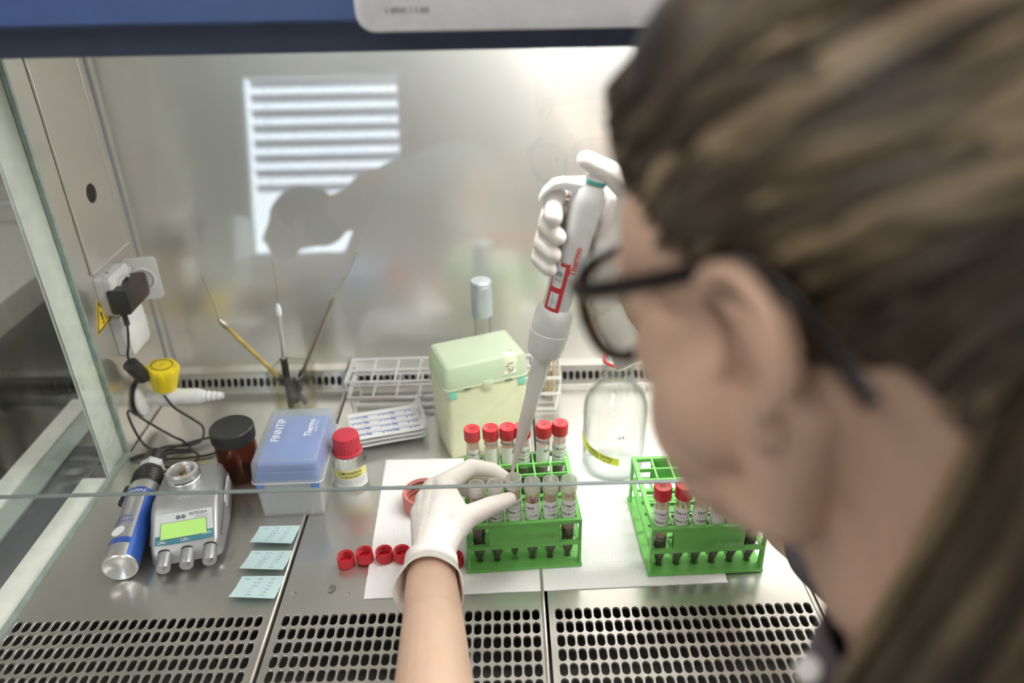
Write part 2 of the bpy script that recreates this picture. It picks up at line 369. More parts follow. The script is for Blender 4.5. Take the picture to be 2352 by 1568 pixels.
# ================================================================== THE SETTING: safety cabinet and the lab around it
PITCH, ROWP, Y1 = 10.556, 17.73, -30.0
def stadium(w, l, n=5):
    pts = []
    for i in range(n+1): a = PI*i/n; pts.append((w/2*math.cos(a), l/2-w/2+w/2*math.sin(a)))
    for i in range(n+1): a = PI+PI*i/n; pts.append((w/2*math.cos(a), -(l/2-w/2)+w/2*math.sin(a)))
    return pts
def slot_cell(mb, cx, cy, pw, ph, w, l, to3):
    """one grille cell: sheet around a rounded slot, with a rolled rim and a wall going down"""
    n = 5; o = stadium(w+1.4, l+1.4, n); st = stadium(w, l, n); N = len(o)
    base = len(mb.v)
    V = [to3(cx+x, cy+y, 0) for x, y in o]+[to3(cx+x*.97, cy+y*.985, .35) for x, y in o]+[to3(cx+x, cy+y, -.5) for x, y in st]+[to3(cx+x, cy+y, -3) for x, y in st]
    F = []
    for a in range(3):
        for i in range(N): F.append((a*N+i, (a)*N+(i+1) % N, (a+1)*N+(i+1) % N, (a+1)*N+i))
    R = [(pw/2, 0), (pw/2, ph/2), (0, ph/2), (-pw/2, ph/2), (-pw/2, 0), (-pw/2, -ph/2), (0, -ph/2), (pw/2, -ph/2)]
    # mid points on the ends of the slot
    top = to3(cx, cy+l/2+.7, 0); bot = to3(cx, cy-l/2-.7, 0)
    k = len(V); V += [to3(cx+x, cy+y, 0) for x, y in R]+[top, bot]; T, B = k+8, k+9
    h = n//2
    q1 = [i for i in range(0, h+1)]; q2 = [i for i in range(h+1, n+1)]
    q3 = [n+1+i for i in range(0, h+1)]; q4 = [n+1+i for i in range(h+1, n+1)]
    F.append((k+0, 0, N-1)); F.append((k+4, n+1, n))
    F.append((k+0, k+1, k+2, T)+tuple(reversed(q1)))
    F.append((k+2, k+3, k+4)+tuple(reversed(q2))+(T,))
    F.append((k+4, k+5, k+6, B)+tuple(reversed(q3)))
    F.append((k+6, k+7, k+0)+tuple(reversed(q4))+(B,))
    mb.add(V, F)
def worktop_panel(x0, x1, label, ncell, xc):
    t = thing('worktop_panel', label, 'worktop panel', (x0, 0, 0), 0, 'steel worktop panels')
    W = x1-x0; mb = MB(); c0 = xc-x0-ncell*PITCH/2; c1 = xc-x0+ncell*PITCH/2
    ya = Y1+ROWP/2; yb = ya-9*ROWP
    def quad(a, b, c, d): mb.add([(a, c, 0), (b, c, 0), (b, d, 0), (a, d, 0)], [(0, 1, 2, 3)])
    quad(0, W, ya, 436); quad(0, c0, yb, ya); quad(c1, W, yb, ya); quad(0, W, yb-8, yb)
    # thickness: folded-down rim
    for (xa, xb) in ((0, 0), (W, W)): mb.add([(xa, yb-8, 0), (xa, 436, 0), (xa, 436, -14), (xa, yb-8, -14)], [(0, 1, 2, 3)])
    mb.add([(0, yb-8, 0), (W, yb-8, 0), (W, yb-8, -14), (0, yb-8, -14)], [(0, 1, 2, 3)])
    ob('sheet', mb, STEEL_TOP, t, smooth=0)
    g = MB()
    for r in range(9):
        for c in range(ncell):
            slot_cell(g, c0+(c+.5)*PITCH, Y1-r*ROWP, PITCH, ROWP, 7.4, 14.6, lambda x, y, z: (x, y, z))
    tag(ob('grille', g, STEEL_TOP, t, smooth=30), kind='stuff')
    # back ledge with one row of slots
    b = MB(); a = math.radians(66); ca, sa = math.cos(a), math.sin(a); H = 34
    def to3(x, y, z): return (x, 436+y*ca-z*sa*1-0.0, y*sa+z*ca)
    nb = int((W-8)//PITCH); s0 = (W-nb*PITCH)/2
    for c in range(nb): slot_cell(b, s0+(c+.5)*PITCH, 17, PITCH, 20, 7.0, 14.0, to3)
    def q(xa, xb, ya_, yb_): b.add([to3(xa, ya_, 0), to3(xb, ya_, 0), to3(xb, yb_, 0), to3(xa, yb_, 0)], [(0, 1, 2, 3)])
    q(0, W, 0, 7); q(0, W, 27, H); q(0, s0, 7, 27); q(W-s0, W, 7, 27)
    p = to3(0, H, 0); b.add([(0, p[1], p[2]), (W, p[1], p[2]), (W, 470, p[2]+1), (0, 470, p[2]+1)], [(0, 1, 2, 3)])
    tag(ob('back_ledge', b, STEEL_TOP, t, smooth=30), 'low slotted ledge along the back wall')
    e = MB(); e.tube([(W-2.2, yb-8, .2), (W-2.2, 434, .2)], 2.3, 8); ob('rolled_edge', e, STEEL_EDGE, t)
    r = MB(); r.tube([(1, 436, 1), (W-1, 436, 1)], 1.4, 6); p = to3(0, H, 0); r.tube([(1, p[1], p[2]), (W-1, p[1], p[2])], 1.6, 6); ob('bend', r, STEEL_EDGE, t)
    return t
worktop_panel(-588, -301.5, 'leftmost steel worktop panel under the burner, blue notes along its edge', 26, -446-3)
worktop_panel(-298.5, -1.6, 'steel worktop panel left of centre, under the loose red caps', 27, -150)
worktop_panel(1.6, 298.5, 'steel worktop panel right of centre, under the clear bottle', 27, 150)
worktop_panel(301.5, 588, 'rightmost steel worktop panel, mostly hidden behind the head', 26, 446)
mb = MB(); mb.box(-590, 590, -215, 470, -90, -85); tag(ob('trim_1', mb, DARK, smooth=0), 'dark air duct below the perforated grille', kind='structure')
mb = MB(); mb.loft([[(x, -191, -16), (x, -191, -3), (x, -240, -14), (x, -246, -30), (x, -240, -90), (x, -191, -90)] for x in (-590, 590)]); tag(ob('trim_2', mb, STEEL_EDGE), kind='structure')

# walls of the work chamber
mb = MB(); mb.box(-592, 592, 470, 476, -85, 655); tag(ob('wall_back', mb, STEEL_WALL, smooth=0), kind='structure')
wl = MB(); wl.box(-596, -590, 281, 470, -85, 655); wl = tag(ob('wall_left', wl, STEEL_SIDE, smooth=0), kind='structure')
# cover plate with round hole, joint strips
def plate_with_hole(y0, y1, z0, z1, cy, cz, r, x0, x1, n=32):
    mb = MB(); per = []
    def edge(a):
        dx, dz = math.cos(a), math.sin(a); t = min(((y1 if dx > 0 else y0)-cy)/dx if abs(dx) > 1e-6 else 1e9, ((z1 if dz > 0 else z0)-cz)/dz if abs(dz) > 1e-6 else 1e9); return (cy+dx*t, cz+dz*t)
    angs = sorted([2*PI*i/n for i in range(n)]+[math.atan2(z-cz, y-cy) % (2*PI) for y in (y0, y1) for z in (z0, z1)])
    I = [(cy+r*math.cos(a), cz+r*math.sin(a)) for a in angs]; O = [edge(a) for a in angs]
    mb.loft([[(x0, y, z) for y, z in I], [(x1, y, z) for y, z in I], [(x1, y, z) for y, z in O], [(x0, y, z) for y, z in O]], close=True); return mb
ob('cover_plate', plate_with_hole(325, 430, 264, 652, 377, 358, 13, -589.9, -587.6), STEEL_SIDE, wl, smooth=30)
mb = MB(); mb.lathe([(0.01, 0), (13.4, 0)], 24); mb.xf(Matrix.Translation((-589.7, 377, 358))@Matrix.Rotation(PI/2, 4, 'Y')); ob('hole', mb, BLACKGAP, wl)
for y, w, m in ((322.5, 1.5, STEEL_EDGE), (432.5, 1.5, STEEL_EDGE)):
    mb = MB(); mb.tube([(-588.2, y, 262), (-588.2, y, 652)], w, 8); ob('joint_strip', mb, m, wl)
mb = MB(); mb.tube([(-587.6, 321, 263.5), (-587.6, 434, 263.5)], 2.0, 8); tag(ob('plate_lip', mb, STEEL_EDGE, wl), 'bright folded lower lip of the cover plate')
mb = MB(); mb.box(-590.2, -588.8, 455, 462, 30, 652); ob('seal_strip', mb, pmat('grey_seal', (.20, .21, .23), .5), wl)
mb = MB(); mb.box(590, 596, -215, 470, -85, 655); tag(ob('wall_right', mb, STEEL_SIDE, smooth=0), kind='structure')
mb = MB(); mb.box(-596, 596, 46, 476, 655, 662); tag(ob('ceiling', mb, WHITEPAINT, smooth=0), kind='structure')

# side window: glass against the chamber, enamelled frames outside it
w1 = thing('window_1', None, None, (0, 0, 0)); w1['kind'] = 'structure'
mb = MB(); mb.box(-593, -588.5, -180, 279, 0, 640); ob('pane', mb, SIDEGLASS, w1, smooth=0)
mb = MB(); mb.box(-593.5, -588, 276.5, 281, 0, 650); mb.box(-593.5, -588.2, -180, 277, -1, 4.5); tag(ob('pane_edge', mb, GLASSEDGE, w1, smooth=0), 'greenish polished edge of the side glass')
mb = MB(); mb.box(-602, -595, 231, 281, -14, 655); mb.box(-635, -595, -180, 231, -14, -4); mb.box(-640, -595, -180, 281, 655, 700)
tag(ob('frame', mb, WHITEPAINT, w1, bevel=1.5), 'white enamelled inner frame')
mb = MB(); mb.box(-687, -635, -180, 440, -24, -14); ob('sill', mb, GREYPAINT, w1, smooth=0)
mb = MB(); mb.box(-720, -687, -180, 440, -24, -10); ob('sill', mb, PALEGREEN, w1, smooth=0)
mb = MB(); mb.box(-752, -720, -180, 440, -24, -6); ob('outer_frame', mb, WHITEPAINT, w1, bevel=1.5)

# blue header over the opening, white control panel on it
hd = thing('cabinet_header', 'blue painted cabinet header with a shade-darkened lower band across the top', 'cabinet header', (0, 25, 577))
mb = MB(); mb.box(-640, 640, 0, 6, 1, 55); ob('lower_band', mb, BLUE_SHADED, hd, bevel=2)  # recessed band, its shade painted in as a darker blue
mb = MB(); mb.loft([[(x, -25, 28), (x, -19, 25), (x, 2, 25), (x, 2, 260), (x, -25, 260)] for x in (-640, 640)]); tag(ob('front_cover', mb, BLUE, hd), 'mid blue upper cover')
cp = thing('control_panel', 'white panel with rounded corners on the blue header', 'control panel', (0, 0, 0))
mb = MB(); rings = []
for y, i in ((-1, 0), (-6, 0), (-8, 2)): rings.append([(x, y, z) for x, z in rrect(420-2*i, 190-2*i, 14, 5, 66, 691)])
mb.loft(rings); ob('plate', mb, WHITECARD, cp)
mk = MB()
for i, (w, h) in enumerate(((1.5, 5), (3.5, 5), (3, 5.5), (3, 5), (1.4, 5.5), (1.4, 5.5), (2, 5), (3.4, 5), (3, 5))):
    mk.box(-121+i*3.6, -121+i*3.6+w*.85, -8.4, -8.05, 609, 609+h*.8)
tag(ob('lettering', mk, INKGREY, cp, smooth=0), 'small blurred grey print')

# fluorescent tubes in the chamber roof
lf = thing('lamp_fitting', 'fluorescent twin tube fitting in the cabinet roof', 'lamp', (250, 84, 655))
mb = MB(); mb.box(-330, 330, -34, 34, -12, 0); ob('housing', mb, WHITEPAINT, lf, bevel=2)
for y in (-17, 17):
    mb = MB(); mb.tube([(-300, y, -30), (300, y, -30)], 12, 16); ob('tube', mb, LAMPW, lf)
    for x in (-312, 300): mb = MB(); mb.box(x, x+12, y-14, y+14, -44, -12); ob('holder', mb, WHITEPL, lf)

# sloping front sash
sh = thing('sash_window', 'sloping clear glass sash hanging across the cabinet opening', 'glass sash', (0, -30, 180), rot=(-math.radians(10), 0, 0))
mb = MB(); mb.box(-584, 586, 0, 6, .8, 440); ob('pane', mb, SASH, sh, smooth=0)
mb = MB(); mb.box(-584, 586, 0, 6, -.2, .8); tag(ob('ground_edge', mb, SASHEDGE, sh, smooth=0), 'grey green ground lower edge of the sash')

# the lab room round the cabinet
mb = MB(); mb.box(-2400, 2600, -3620, 1400, -960, -900); tag(ob('floor', mb, FLOORP, smooth=0), kind='structure')
mb = MB(); mb.box(-2400, 2600, -3620, 1400, 1750, 1800); tag(ob('ceiling', mb, CEILP, smooth=0), kind='structure')
mb = MB(); mb.box(-2450, -2400, -3620, 1400, -900, 1750); tag(ob('wall_far_left', mb, WALLP, smooth=0), kind='structure')
mb = MB(); mb.box(2600, 2650, -3620, 1400, -900, 1750); tag(ob('wall_far_right', mb, WALLP, smooth=0), kind='structure')
mb = MB(); mb.box(-2400, 2600, 1400, 1450, -900, 1750); tag(ob('wall_front', mb, WALLP, smooth=0), kind='structure')
WX0, WX1, WZ0, WZ1 = -1490, -560, 235, 1275
mb = MB(); mb.box(-2400, WX0, -3700, -3600, -900, 1750); mb.box(WX1, 2600, -3700, -3600, -900, 1750); mb.box(WX0, WX1, -3700, -3600, -900, WZ0); mb.box(WX0, WX1, -3700, -3600, WZ1, 1750)
tag(ob('wall_rear', mb, WALLP, smooth=0), kind='structure')
w2 = thing('window_2', None, None, (WX0, -3640, WZ0)); w2['kind'] = 'structure'
ww, wh = WX1-WX0, WZ1-WZ0
mb = MB(); mb.box(0, 45, -20, 40, 0, wh); mb.box(ww-45, ww, -20, 40, 0, wh); mb.box(45, ww-45, -20, 40, 0, 50); mb.box(45, ww-45, -20, 40, wh-45, wh); ob('frame', mb, WHITEPL, w2, smooth=0)
mb = MB(); mb.box(45, ww-45, 0, 8, 50, wh-45); ob('pane', mb, SIDEGLASS, w2, smooth=0)
sl = MB(); a = math.radians(38); c, s_ = 30*math.cos(a), 30*math.sin(a)
sl.loft([[(x, -c, -s_), (x, 0, 3), (x, c, s_), (x, c, s_+2), (x, 0, 5), (x, -c, -s_+2)] for x in (50, ww-50)])
me = sl.mesh('slat', 20)
for k in range(8): link('slat', me, BLINDM, w2, (0, -90, wh-55-k*82))
for x in (120, ww-120):
    mb = MB(); mb.tube([(x, -130, wh-50), (x, -130, wh-640)], 2, 6); ob('cord', mb, GREYPL, w2)
for i, (x, y) in enumerate(((-1100, -1900), (-1100, -400), (900, -1900), (900, -400))):
    t = thing('ceiling_light', ['flat ceiling light panel over the rear left of the lab','flat ceiling light panel over the left side bench','flat ceiling light panel over the rear right of the lab','flat ceiling light panel over the right of the cabinet'][i], 'lamp', (x, y, 1750), 0, 'ceiling light panels'); mb = MB(); mb.box(-320, 320, -620, 620, -20, 0); ob('housing', mb, WHITEPL, t)
    mb = MB(); mb.box(-300, 300, -600, 600, -24, -20); ob('diffuser', mb, PANELW, t, smooth=0)
# furniture seen only as reflections, or dimly through the side window
t = thing('lab_bench', 'grey lab bench below the window with blinds, seen only as a reflection', 'bench', (-1300, -3250, -900)); mb = MB(); mb.box(-570, 900, -340, 330, 860, 900); ob('top', mb, BENCHM, t, bevel=3)
for x in (-540, 60, 480, 860): mb = MB(); mb.box(x-25, x+25, -320, 300, 0, 860); ob('support', mb, CABM, t)
t = thing('desktop_printer', 'tall white desktop device beside the window, seen only as a reflection', 'printer', (-1445, -3200, 0)); mb = MB(); rbox(mb, 160, 260, 14, ((0, 4), (6, 0), (480, 0), (490, 6))); ob('body', mb, WHITEPL, t)
mb = MB(); mb.box(-60, 60, 130, 134, 300, 380); ob('slot', mb, GREYPL, t)
for i, (x, y, w, h, lab) in enumerate(((-1760, -3150, 260, 330, 'tall'), (-1240, -3050, 200, 150, 'low'))):
    t = thing('cardboard_box', lab+' orange card box on the bench, seen only as a reflection', 'box', (x, y, 0)); mb = MB(); mb.box(-w/2, w/2, -90, 90, 0, h); ob('carton', mb, ORANGE, t, bevel=2); mb = MB(); mb.box(-w/2-2, w/2+2, -92, 92, h*.8, h+3); ob('lid', mb, ORANGE, t, bevel=2)
t = thing('tall_cabinet', 'tall grey cabinet in the corner, seen only as a reflection', 'cabinet', (-2150, -3300, -900)); mb = MB(); mb.box(-230, 230, -250, 250, 0, 2200); ob('carcass', mb, CABM, t, bevel=4)
for sx in (-1, 1):
    mb = MB(); mb.box(sx*115-110, sx*115+110, 250, 266, 40, 2160); d = ob('door', mb, CABM, t, bevel=3); mb = MB(); mb.box(sx*20-6, sx*20+6, 266, 290, 1000, 1160); ob('handle', mb, ALU, d, bevel=2)
t = thing('side_bench', 'pale bench seen dimly through the left side window', 'bench', (-1500, 900, -900)); mb = MB(); mb.box(-480, 560, -600, 460, 930, 985); ob('top', mb, BENCHM, t, bevel=3); mb = MB(); mb.box(-440, 520, -560, 440, 0, 930); ob('carcass', mb, pmat('dark_bench_front', (.05, .05, .055), .7), t)
t = thing('metal_rail', 'bright metal rail above the pale side bench, left edge', 'rail', (-1500, 1000, 85)); mb = MB(); mb.tube([(-400, 0, 60), (520, 0, 60)], 9, 10); ob('bar', mb, ALU, t); 
for x in (-380, 500): mb = MB(); mb.tube([(x, 0, 0), (x, 0, 60)], 6, 8); ob('post', mb, ALU, t)

# ================================================================== THINGS ON THE LEFT WALL
# two wall outlets (upper one open with the adapter plugged in)
so = thing('wall_outlet', 'grey wall socket with its hinged lid swung open, adapter plugged in', 'socket', (-588, 352, 228))
mb = MB(); mb.loft([[(x, y, z) for y, z in rrect(58-2*i, 58-2*i, 6)] for x, i in ((-1.5, 0), (9, 0), (9, .8), (10.5, .8), (10.5, 0), (18, 0), (20, 2))]); ob('housing', mb, GREYPL, so)
mb = MB(); mb.lathe([(17, 0), (21, 1), (21, 5), (17, 5)], 28, closed=True); mb.xf(Matrix.Translation((19, 2, 0))@Matrix.Rotation(PI/2, 4, 'Y')); ob('collar', mb, GREYPL, so)
mb = MB(); mb.tube([(19, 30, -22), (19, 30, 22)], 2.4, 8); ob('hinge', mb, GREYPL, so)
lid = MB(); lid.loft([[(20+u, 31+x, z) for u, z in rrect(44-2*i, 64-2*i, 6, 5, 18, -2)] for x, i in ((0, 0), (3.5, 0), (5, 2))]); o = ob('lid', lid, GREYPL, so); o.rotation_euler = (0, 0, math.radians(12))
mb = MB(); mb.lathe([(15, 0), (17.5, 0), (17.5, 1.6), (15, 1.6)], 28, closed=True); mb.xf(Matrix.Translation((38, 30.5, -2))@Matrix.Rotation(PI/2, 4, 'X')); ob('lid_ring', mb, WHITEPL, o)
mb = MB(); mb.lathe([(.1, 0), (2, 0), (1.6, 1), (.1, 1)], 10); mb.xf(Matrix.Translation((8, -8, 29))); ob('screw', mb, DKGREY, so)
s2 = thing('wall_outlet', 'lower grey wall socket with its lid closed, below the adapter', 'socket', (-588, 362, 161))
mb = MB(); mb.loft([[(x, y, z) for y, z in rrect(60-2*i, 62-2*i, 6)] for x, i in ((-1.5, 0), (12, 0), (13, 2))]); ob('housing', mb, GREYPL, s2)
mb = MB(); mb.loft([[(x, y, z) for y, z in rrect(57-2*i, 58-2*i, 6)] for x, i in ((13.2, 0), (18, 0), (20, 2.5))]); ob('lid', mb, WHITEPL, s2)
mb = MB(); mb.box(15, 19, 27, 31, -8, 8); ob('latch', mb, GREYPL, s2, bevel=.8)
# adapter with cable
A = Vector((-563, 360, 222))
ad = thing('power_adapter', 'black plug-in adapter in the wall socket with a long black cable and ferrite', 'adapter', tuple(A))
mb = MB(); mb.loft([[(x, y, z) for x, z in rrect(27-2*i, 36-2*i, 4)] for y, i in ((-41, 3), (-39, 0), (20, 0), (32, 3), (36, 7))]); ob('body', mb, BLACKPL, ad)
mb = MB(); mb.lathe([(0.1, 0), (15, 0), (15, 10), (0.1, 10)], 20); mb.xf(Matrix.Translation((-16, -6, 4))@Matrix.Rotation(PI/2, 4, 'Y')); ob('plug', mb, BLACKPL, ad)
mb = MB(); pr = [(5.5, 0), (5.5, -3)]
for k in range(5): pr += [(4.0, -3.2-k*3.4), (4.0, -4.4-k*3.4), (3.2, -4.6-k*3.4), (3.2, -6.0-k*3.4)]
mb.lathe(pr, 14, (0, -34)); mb.xf(Matrix.Translation((0, 0, -17))); ob('strain_relief', mb, BLACKRUB, ad)
ferr = Vector((-570, 329, 110)); fdir = Vector((.15, .45, -.88)).normalized()
cable = [(-563, 326, 204), (-563, 325, 184), (-565, 318, 160), (-571, 318, 138), tuple(ferr), (-565, 342, 86), (-552, 343, 66), (-534, 332, 44), (-505, 322, 28), (-491, 316, 18), (-489, 300, 8), (-503, 292, 4), (-535, 290, 4), (-556, 282, 5), (-570, 284, 22), (-581, 292, 56), (-579, 298, 62), (-562, 300, 42), (-530, 298, 16), (-515, 296, 8), (-502, 282, 3), (-535, 282, 3), (-572, 270, 3), (-578, 262, 3), (-549, 267, 7), (-520, 282, 9), (-480, 306, 6), (-456, 300, 3), (-464, 272, 3), (-500, 262, 3), (-540, 258, 3), (-552, 240, 3), (-540, 226, 3), (-505, 232, 7), (-478, 248, 10), (-490, 266, 11), (-530, 262, 10), (-540, 246, 8), (-515, 234, 9), (-474, 228, 11), (-458, 203, 14)]
mb = MB(); mb.tube([p-A for p in smooth_path(cable, 6)], 1.8, 8); ob('cable', mb, BLACKRUB, ad)
mb = MB(); p0 = ferr-fdir*19-A; p1 = ferr+fdir*19-A
mb.tube([p0, p0+fdir*1.5, p1-fdir*1.5, p1], [9, 11, 11, 9], 20); ob('ferrite', mb, BLACKRUB, ad)
# warning triangle
tv = [Vector((0, 318, 227)), Vector((0, 296, 187)), Vector((0, 339, 190))]; cc = (tv[0]+tv[1]+tv[2])/3
ws = thing('warning_sign', 'small yellow warning triangle with a black exclamation mark on the left wall', 'sign', (-589.9, cc.y, cc.z))
def tri(k, x0, x1):
    mb = MB(); mb.loft([[(x, (p-cc).y*k, (p-cc).z*k) for p in tv] for x in (x0, x1)]); return mb
ob('plate', tri(1.06, 0, .5), SIGNYEL, ws, smooth=0)
bd = MB(); ro = [[(x, (p-cc).y*k, (p-cc).z*k) for p in tv] for x, k in ((.55, .97), (.8, .97), (.8, .82), (.55, .82))]; bd.loft(ro, close=True); ob('border', bd, INK, ws, smooth=0)
upv = (tv[0]*1-(tv[1]+tv[2])*.5); upv.normalize(); sd = Vector((1, 0, 0)).cross(upv)
mb = MB(); mb.loft([[tuple(Vector((x, 0, 0))+upv*a+sd*b) for a, b in ((9, -2.2), (9.8, 0), (9, 2.2), (-3, 1.2), (-3, -1.2))] for x in (.55, .8)]); mb2 = MB(); mb2.lathe([(.01, 0), (2, 0)], 12); mb2.xf(Matrix.Translation(Vector((.8, 0, 0))+upv*-6.2)@Matrix.Rotation(PI/2, 4, 'Y'))
ob('exclamation_stroke', mb, INK, ws, smooth=0); ob('exclamation_dot', mb2, INK, ws, smooth=0)
# gas tap
gt = thing('gas_tap', 'white wall gas tap with a yellow knob and ribbed hose nozzle', 'tap', (-588, 352, 50))
RX = Matrix.Rotation(PI/2, 4, 'Y')
mb = MB(); mb.lathe([(0.1, 0), (29, 0), (29, 2.5), (0.1, 2.5)], 36); mb.xf(RX); ob('gasket', mb, BLACKRUB, gt)
mb = MB(); mb.lathe([(0.1, 2.5), (27.5, 2.5), (27.5, 6), (24, 9), (12, 10), (0.1, 10)], 36); mb.xf(RX); ob('flange', mb, WHITEPL, gt)
mb = MB(); mb.lathe([(0.1, 8), (11.5, 8), (11.5, 24), (14, 28), (14, 50), (12, 56), (12, 84), (11, 88), (0.1, 88)], 28); mb.xf(RX); ob('pipe', mb, WHITEPL, gt)
pr = [(0.1, 84), (9.5, 84), (9.5, 90)]
for k in range(4): pr += [(8.2-k*.9, 91+k*7.5), (9.3-k*.9, 93+k*7.5), (6.6-k*.7, 98+k*7.5)]
pr += [(4.4, 122), (2.6, 122), (2.6, 108), (0.1, 108)]
mb = MB(); mb.lathe(pr, 24); mb.xf(RX); ob('hose_nozzle', mb, WHITEPL, gt)
kd = Vector((.12, -.02, 1)).normalized(); KM = Matrix.Translation((37, 0, 0))@kd.to_track_quat('Z', 'Y').to_matrix().to_4x4()
mb = MB(); mb.lathe([(0.1, 0), (13, 0), (12, 18), (0.1, 18)], 24); mb.xf(KM); ob('valve_neck', mb, WHITEPL, gt)
kb = MB(); rings = []
for z, r in ((16, 15), (17, 17), (44, 23), (52, 23.5), (55, 22), (56.5, 18)):
    g_ = lambda i: r*(1-.07*(.5-.5*math.cos(6*2*PI*i/48))) if z > 17 else r
    rings.append([(g_(i)*math.cos(2*PI*i/48), g_(i)*math.sin(2*PI*i/48), z) for i in range(48)])
kb.loft(rings); kb.xf(KM); kn = ob('knob', kb, YELLOW, gt, smooth=30)
mb = MB(); mb.box(-27, -20, -4, 4, 40, 53); mb.xf(KM@Matrix.Rotation(math.radians(25), 4, 'Z')); ob('pointer', mb, YELLOW, kn, bevel=1.5)
mb = MB(); mb.lathe([(14, 56.6), (15.2, 56.6), (15.2, 57), (14, 57)], 32, closed=True); mb.xf(KM); ob('ring_mark', mb, INK, kn)
text('A', 8, REDPRINT, kn, lambda x, y: tuple(KM@Vector((x+2, y-18.2, 56.2))), bold=.02)
text('- o -', 8, INK, kn, lambda x, y: tuple(KM@Vector((x, y, 56.9))))

# ================================================================== BURNER
BR = math.radians(13); F0 = (-424, 58, 0)
br = thing('gas_burner', 'silver laboratory gas burner with green display and three knobs', 'burner', F0, BR)
def sect(y, w0, w1, z0, z1, r=6):
    """cross-section of the body at depth y: base half-width w0, top half-width w1"""
    pts = [(-w0, z0), (w0, z0)]
    n = 5; k = (w1-w0)/max(1, (z1-z0))
    for i in range(n+1): a = PI/2*i/n; pts.append((w1-r+r*math.cos(a), z1-r+r*math.sin(a)))
    pts = [(-w0, z0), (w0, z0)]+[(w1-r+r*math.cos(PI/2*i/n), z1-r+r*math.sin(PI/2*i/n)) for i in range(n+1)]+[(-w1+r-r*math.sin(PI/2*i/n), z1-r+r*math.cos(PI/2*i/n)) for i in range(n+1)]
    return [(x, y, z) for x, z in pts]
mb = MB(); mb.loft([sect(-4, 34, 32, 9, 17, 3), sect(0, 38, 36, 8, 24, 4), sect(6, 40, 38, 8, 29, 5), sect(44, 43, 40, 8, 50, 8), sect(52, 43.5, 40, 8, 53, 8), sect(64, 44, 40, 8, 54, 8), sect(130, 43, 37, 8, 46, 8), sect(138, 41, 35, 8, 42, 8), sect(141, 37, 32, 10, 36, 6)])
body = ob('body', mb, SILVER, br, smooth=35)
mb = MB(); rbox(mb, 80, 132, 8, ((0, 2, 0, 70), (3, 0, 0, 70), (10, 0, 0, 70))); ob('base', mb, DKGREY, br)
mb = MB()
for sx in (-1, 1): 
    mb = MB(); mb.tube([(sx*40.5, 16, 24), (sx*42.5, 60, 34), (sx*41, 128, 30)], 1.0, 6); ob('seam', mb, DKGREY, br)
rg = MB(); rg.lathe([(20, 46), (20, 69), (19, 72), (15.5, 73.5), (14.5, 72), (14.5, 50), (3, 50)], 40, (-4, 92)); rg.lathe([(20, 46), (20.8, 62), (20, 63)], 40, (-4, 92)); hd_ = ob('burner_head', rg, ALU, br)
mb = MB(); mb.lathe([(4.5, 50), (4.5, 64), (3.2, 66), (2.6, 60), (2.6, 50)], 20, (-6, 92)); ob('nozzle', mb, steel('brass', (.60, .46, .25), .3, (1, 1, 1)), hd_)
mb = MB(); mb.box(-1, 4, 99, 101, 52, 70); ob('electrode', mb, WHITEPL, hd_)
for a in range(3):
    mb = MB(); cyl_patch(mb, 20.0, a*2.1+.1, a*2.1+1.3, 64, 65.2, 8, .3); mb.xf(Matrix.Translation((-4, 92, 0))); ob('air_slot', mb, BLACKGAP, hd_)
# sloping front face
fa, fb = Vector((0, 6, 29)), Vector((0, 44, 50)); fy = (fb-fa).normalized(); fn = Vector((1, 0, 0)).cross(fy)
def face(u, v, h=.3): return tuple(fa+Vector((u, 0, 0))+fy*v+fn*h)
def face_poly(pts, h0, h1):
    mb = MB(); mb.loft([[face(u, v, h) for u, v in pts] for h in (h0, h1)]); return mb
pn = ob('front_plate', face_poly([(-33, 1.5), (33, 1.5), (32, 39), (-32, 39)], -.5, .5), PANELPR, br, smooth=0)
ob('teal_band', face_poly([(-33, 1.5), (-16, .3), (16, .3), (33, 1.5), (32.8, 12), (-32.8, 12)], .5, .7), TEALPR, pn, smooth=0)
ob('display_bezel', face_poly([(-27.5, 6.8), (26, 6.8), (25.5, 27.5), (-27, 27.5)], .6, .85), DKGREY, pn, smooth=0)
tag(ob('display', face_poly([(-26.7, 7.5), (25.2, 7.5), (24.7, 26.8), (-26.2, 26.8)], .8, 1.1), LCD, pn, smooth=0), 'blank green display')
for u in (-7, -1):
    mb = MB(); mb.lathe([(.1, .5), (2.6, .5), (2.6, 1.2), (.1, 1.2)], 16); M = Matrix.Translation(face(u, 32.5, 0))@fn.to_track_quat('Z', 'Y').to_matrix().to_4x4(); mb.xf(M); ob('indicator', mb, DKGREY, pn)
fp = lambda u0, v0, h: (lambda x, y: face(u0+x, v0+y, h))
text('INTEGRA', 5.2, INK, pn, fp(16, 34.5, .75), bold=.01, sx=.95); text('FIREBOY', 4.4, INKGREY, pn, fp(20, 30.2, .75), sx=.95)
texts((('+ Gas -', 4, -25.5, 5.0), ('+ Air -', 4, 1, 4.6), ('Menu', 4, 26, 9.0)), WHITEPRINT, pn, fp(0, 0, .95))
for u, v in ((-25.5, 2.4), (1, 2.0), (26, 6.0)):
    mb = MB(); mb.add([face(u+x, v+1.0-abs(x)**2*.02, .95) for x in (-5, -2.5, 0, 2.5, 5)]+[face(u+x, v+.5-abs(x)**2*.02, .95) for x in (-5, -2.5, 0, 2.5, 5)], [(i, i+1, i+6, i+5) for i in range(4)]); ob('print_arc', mb, WHITEPRINT, pn, smooth=0)
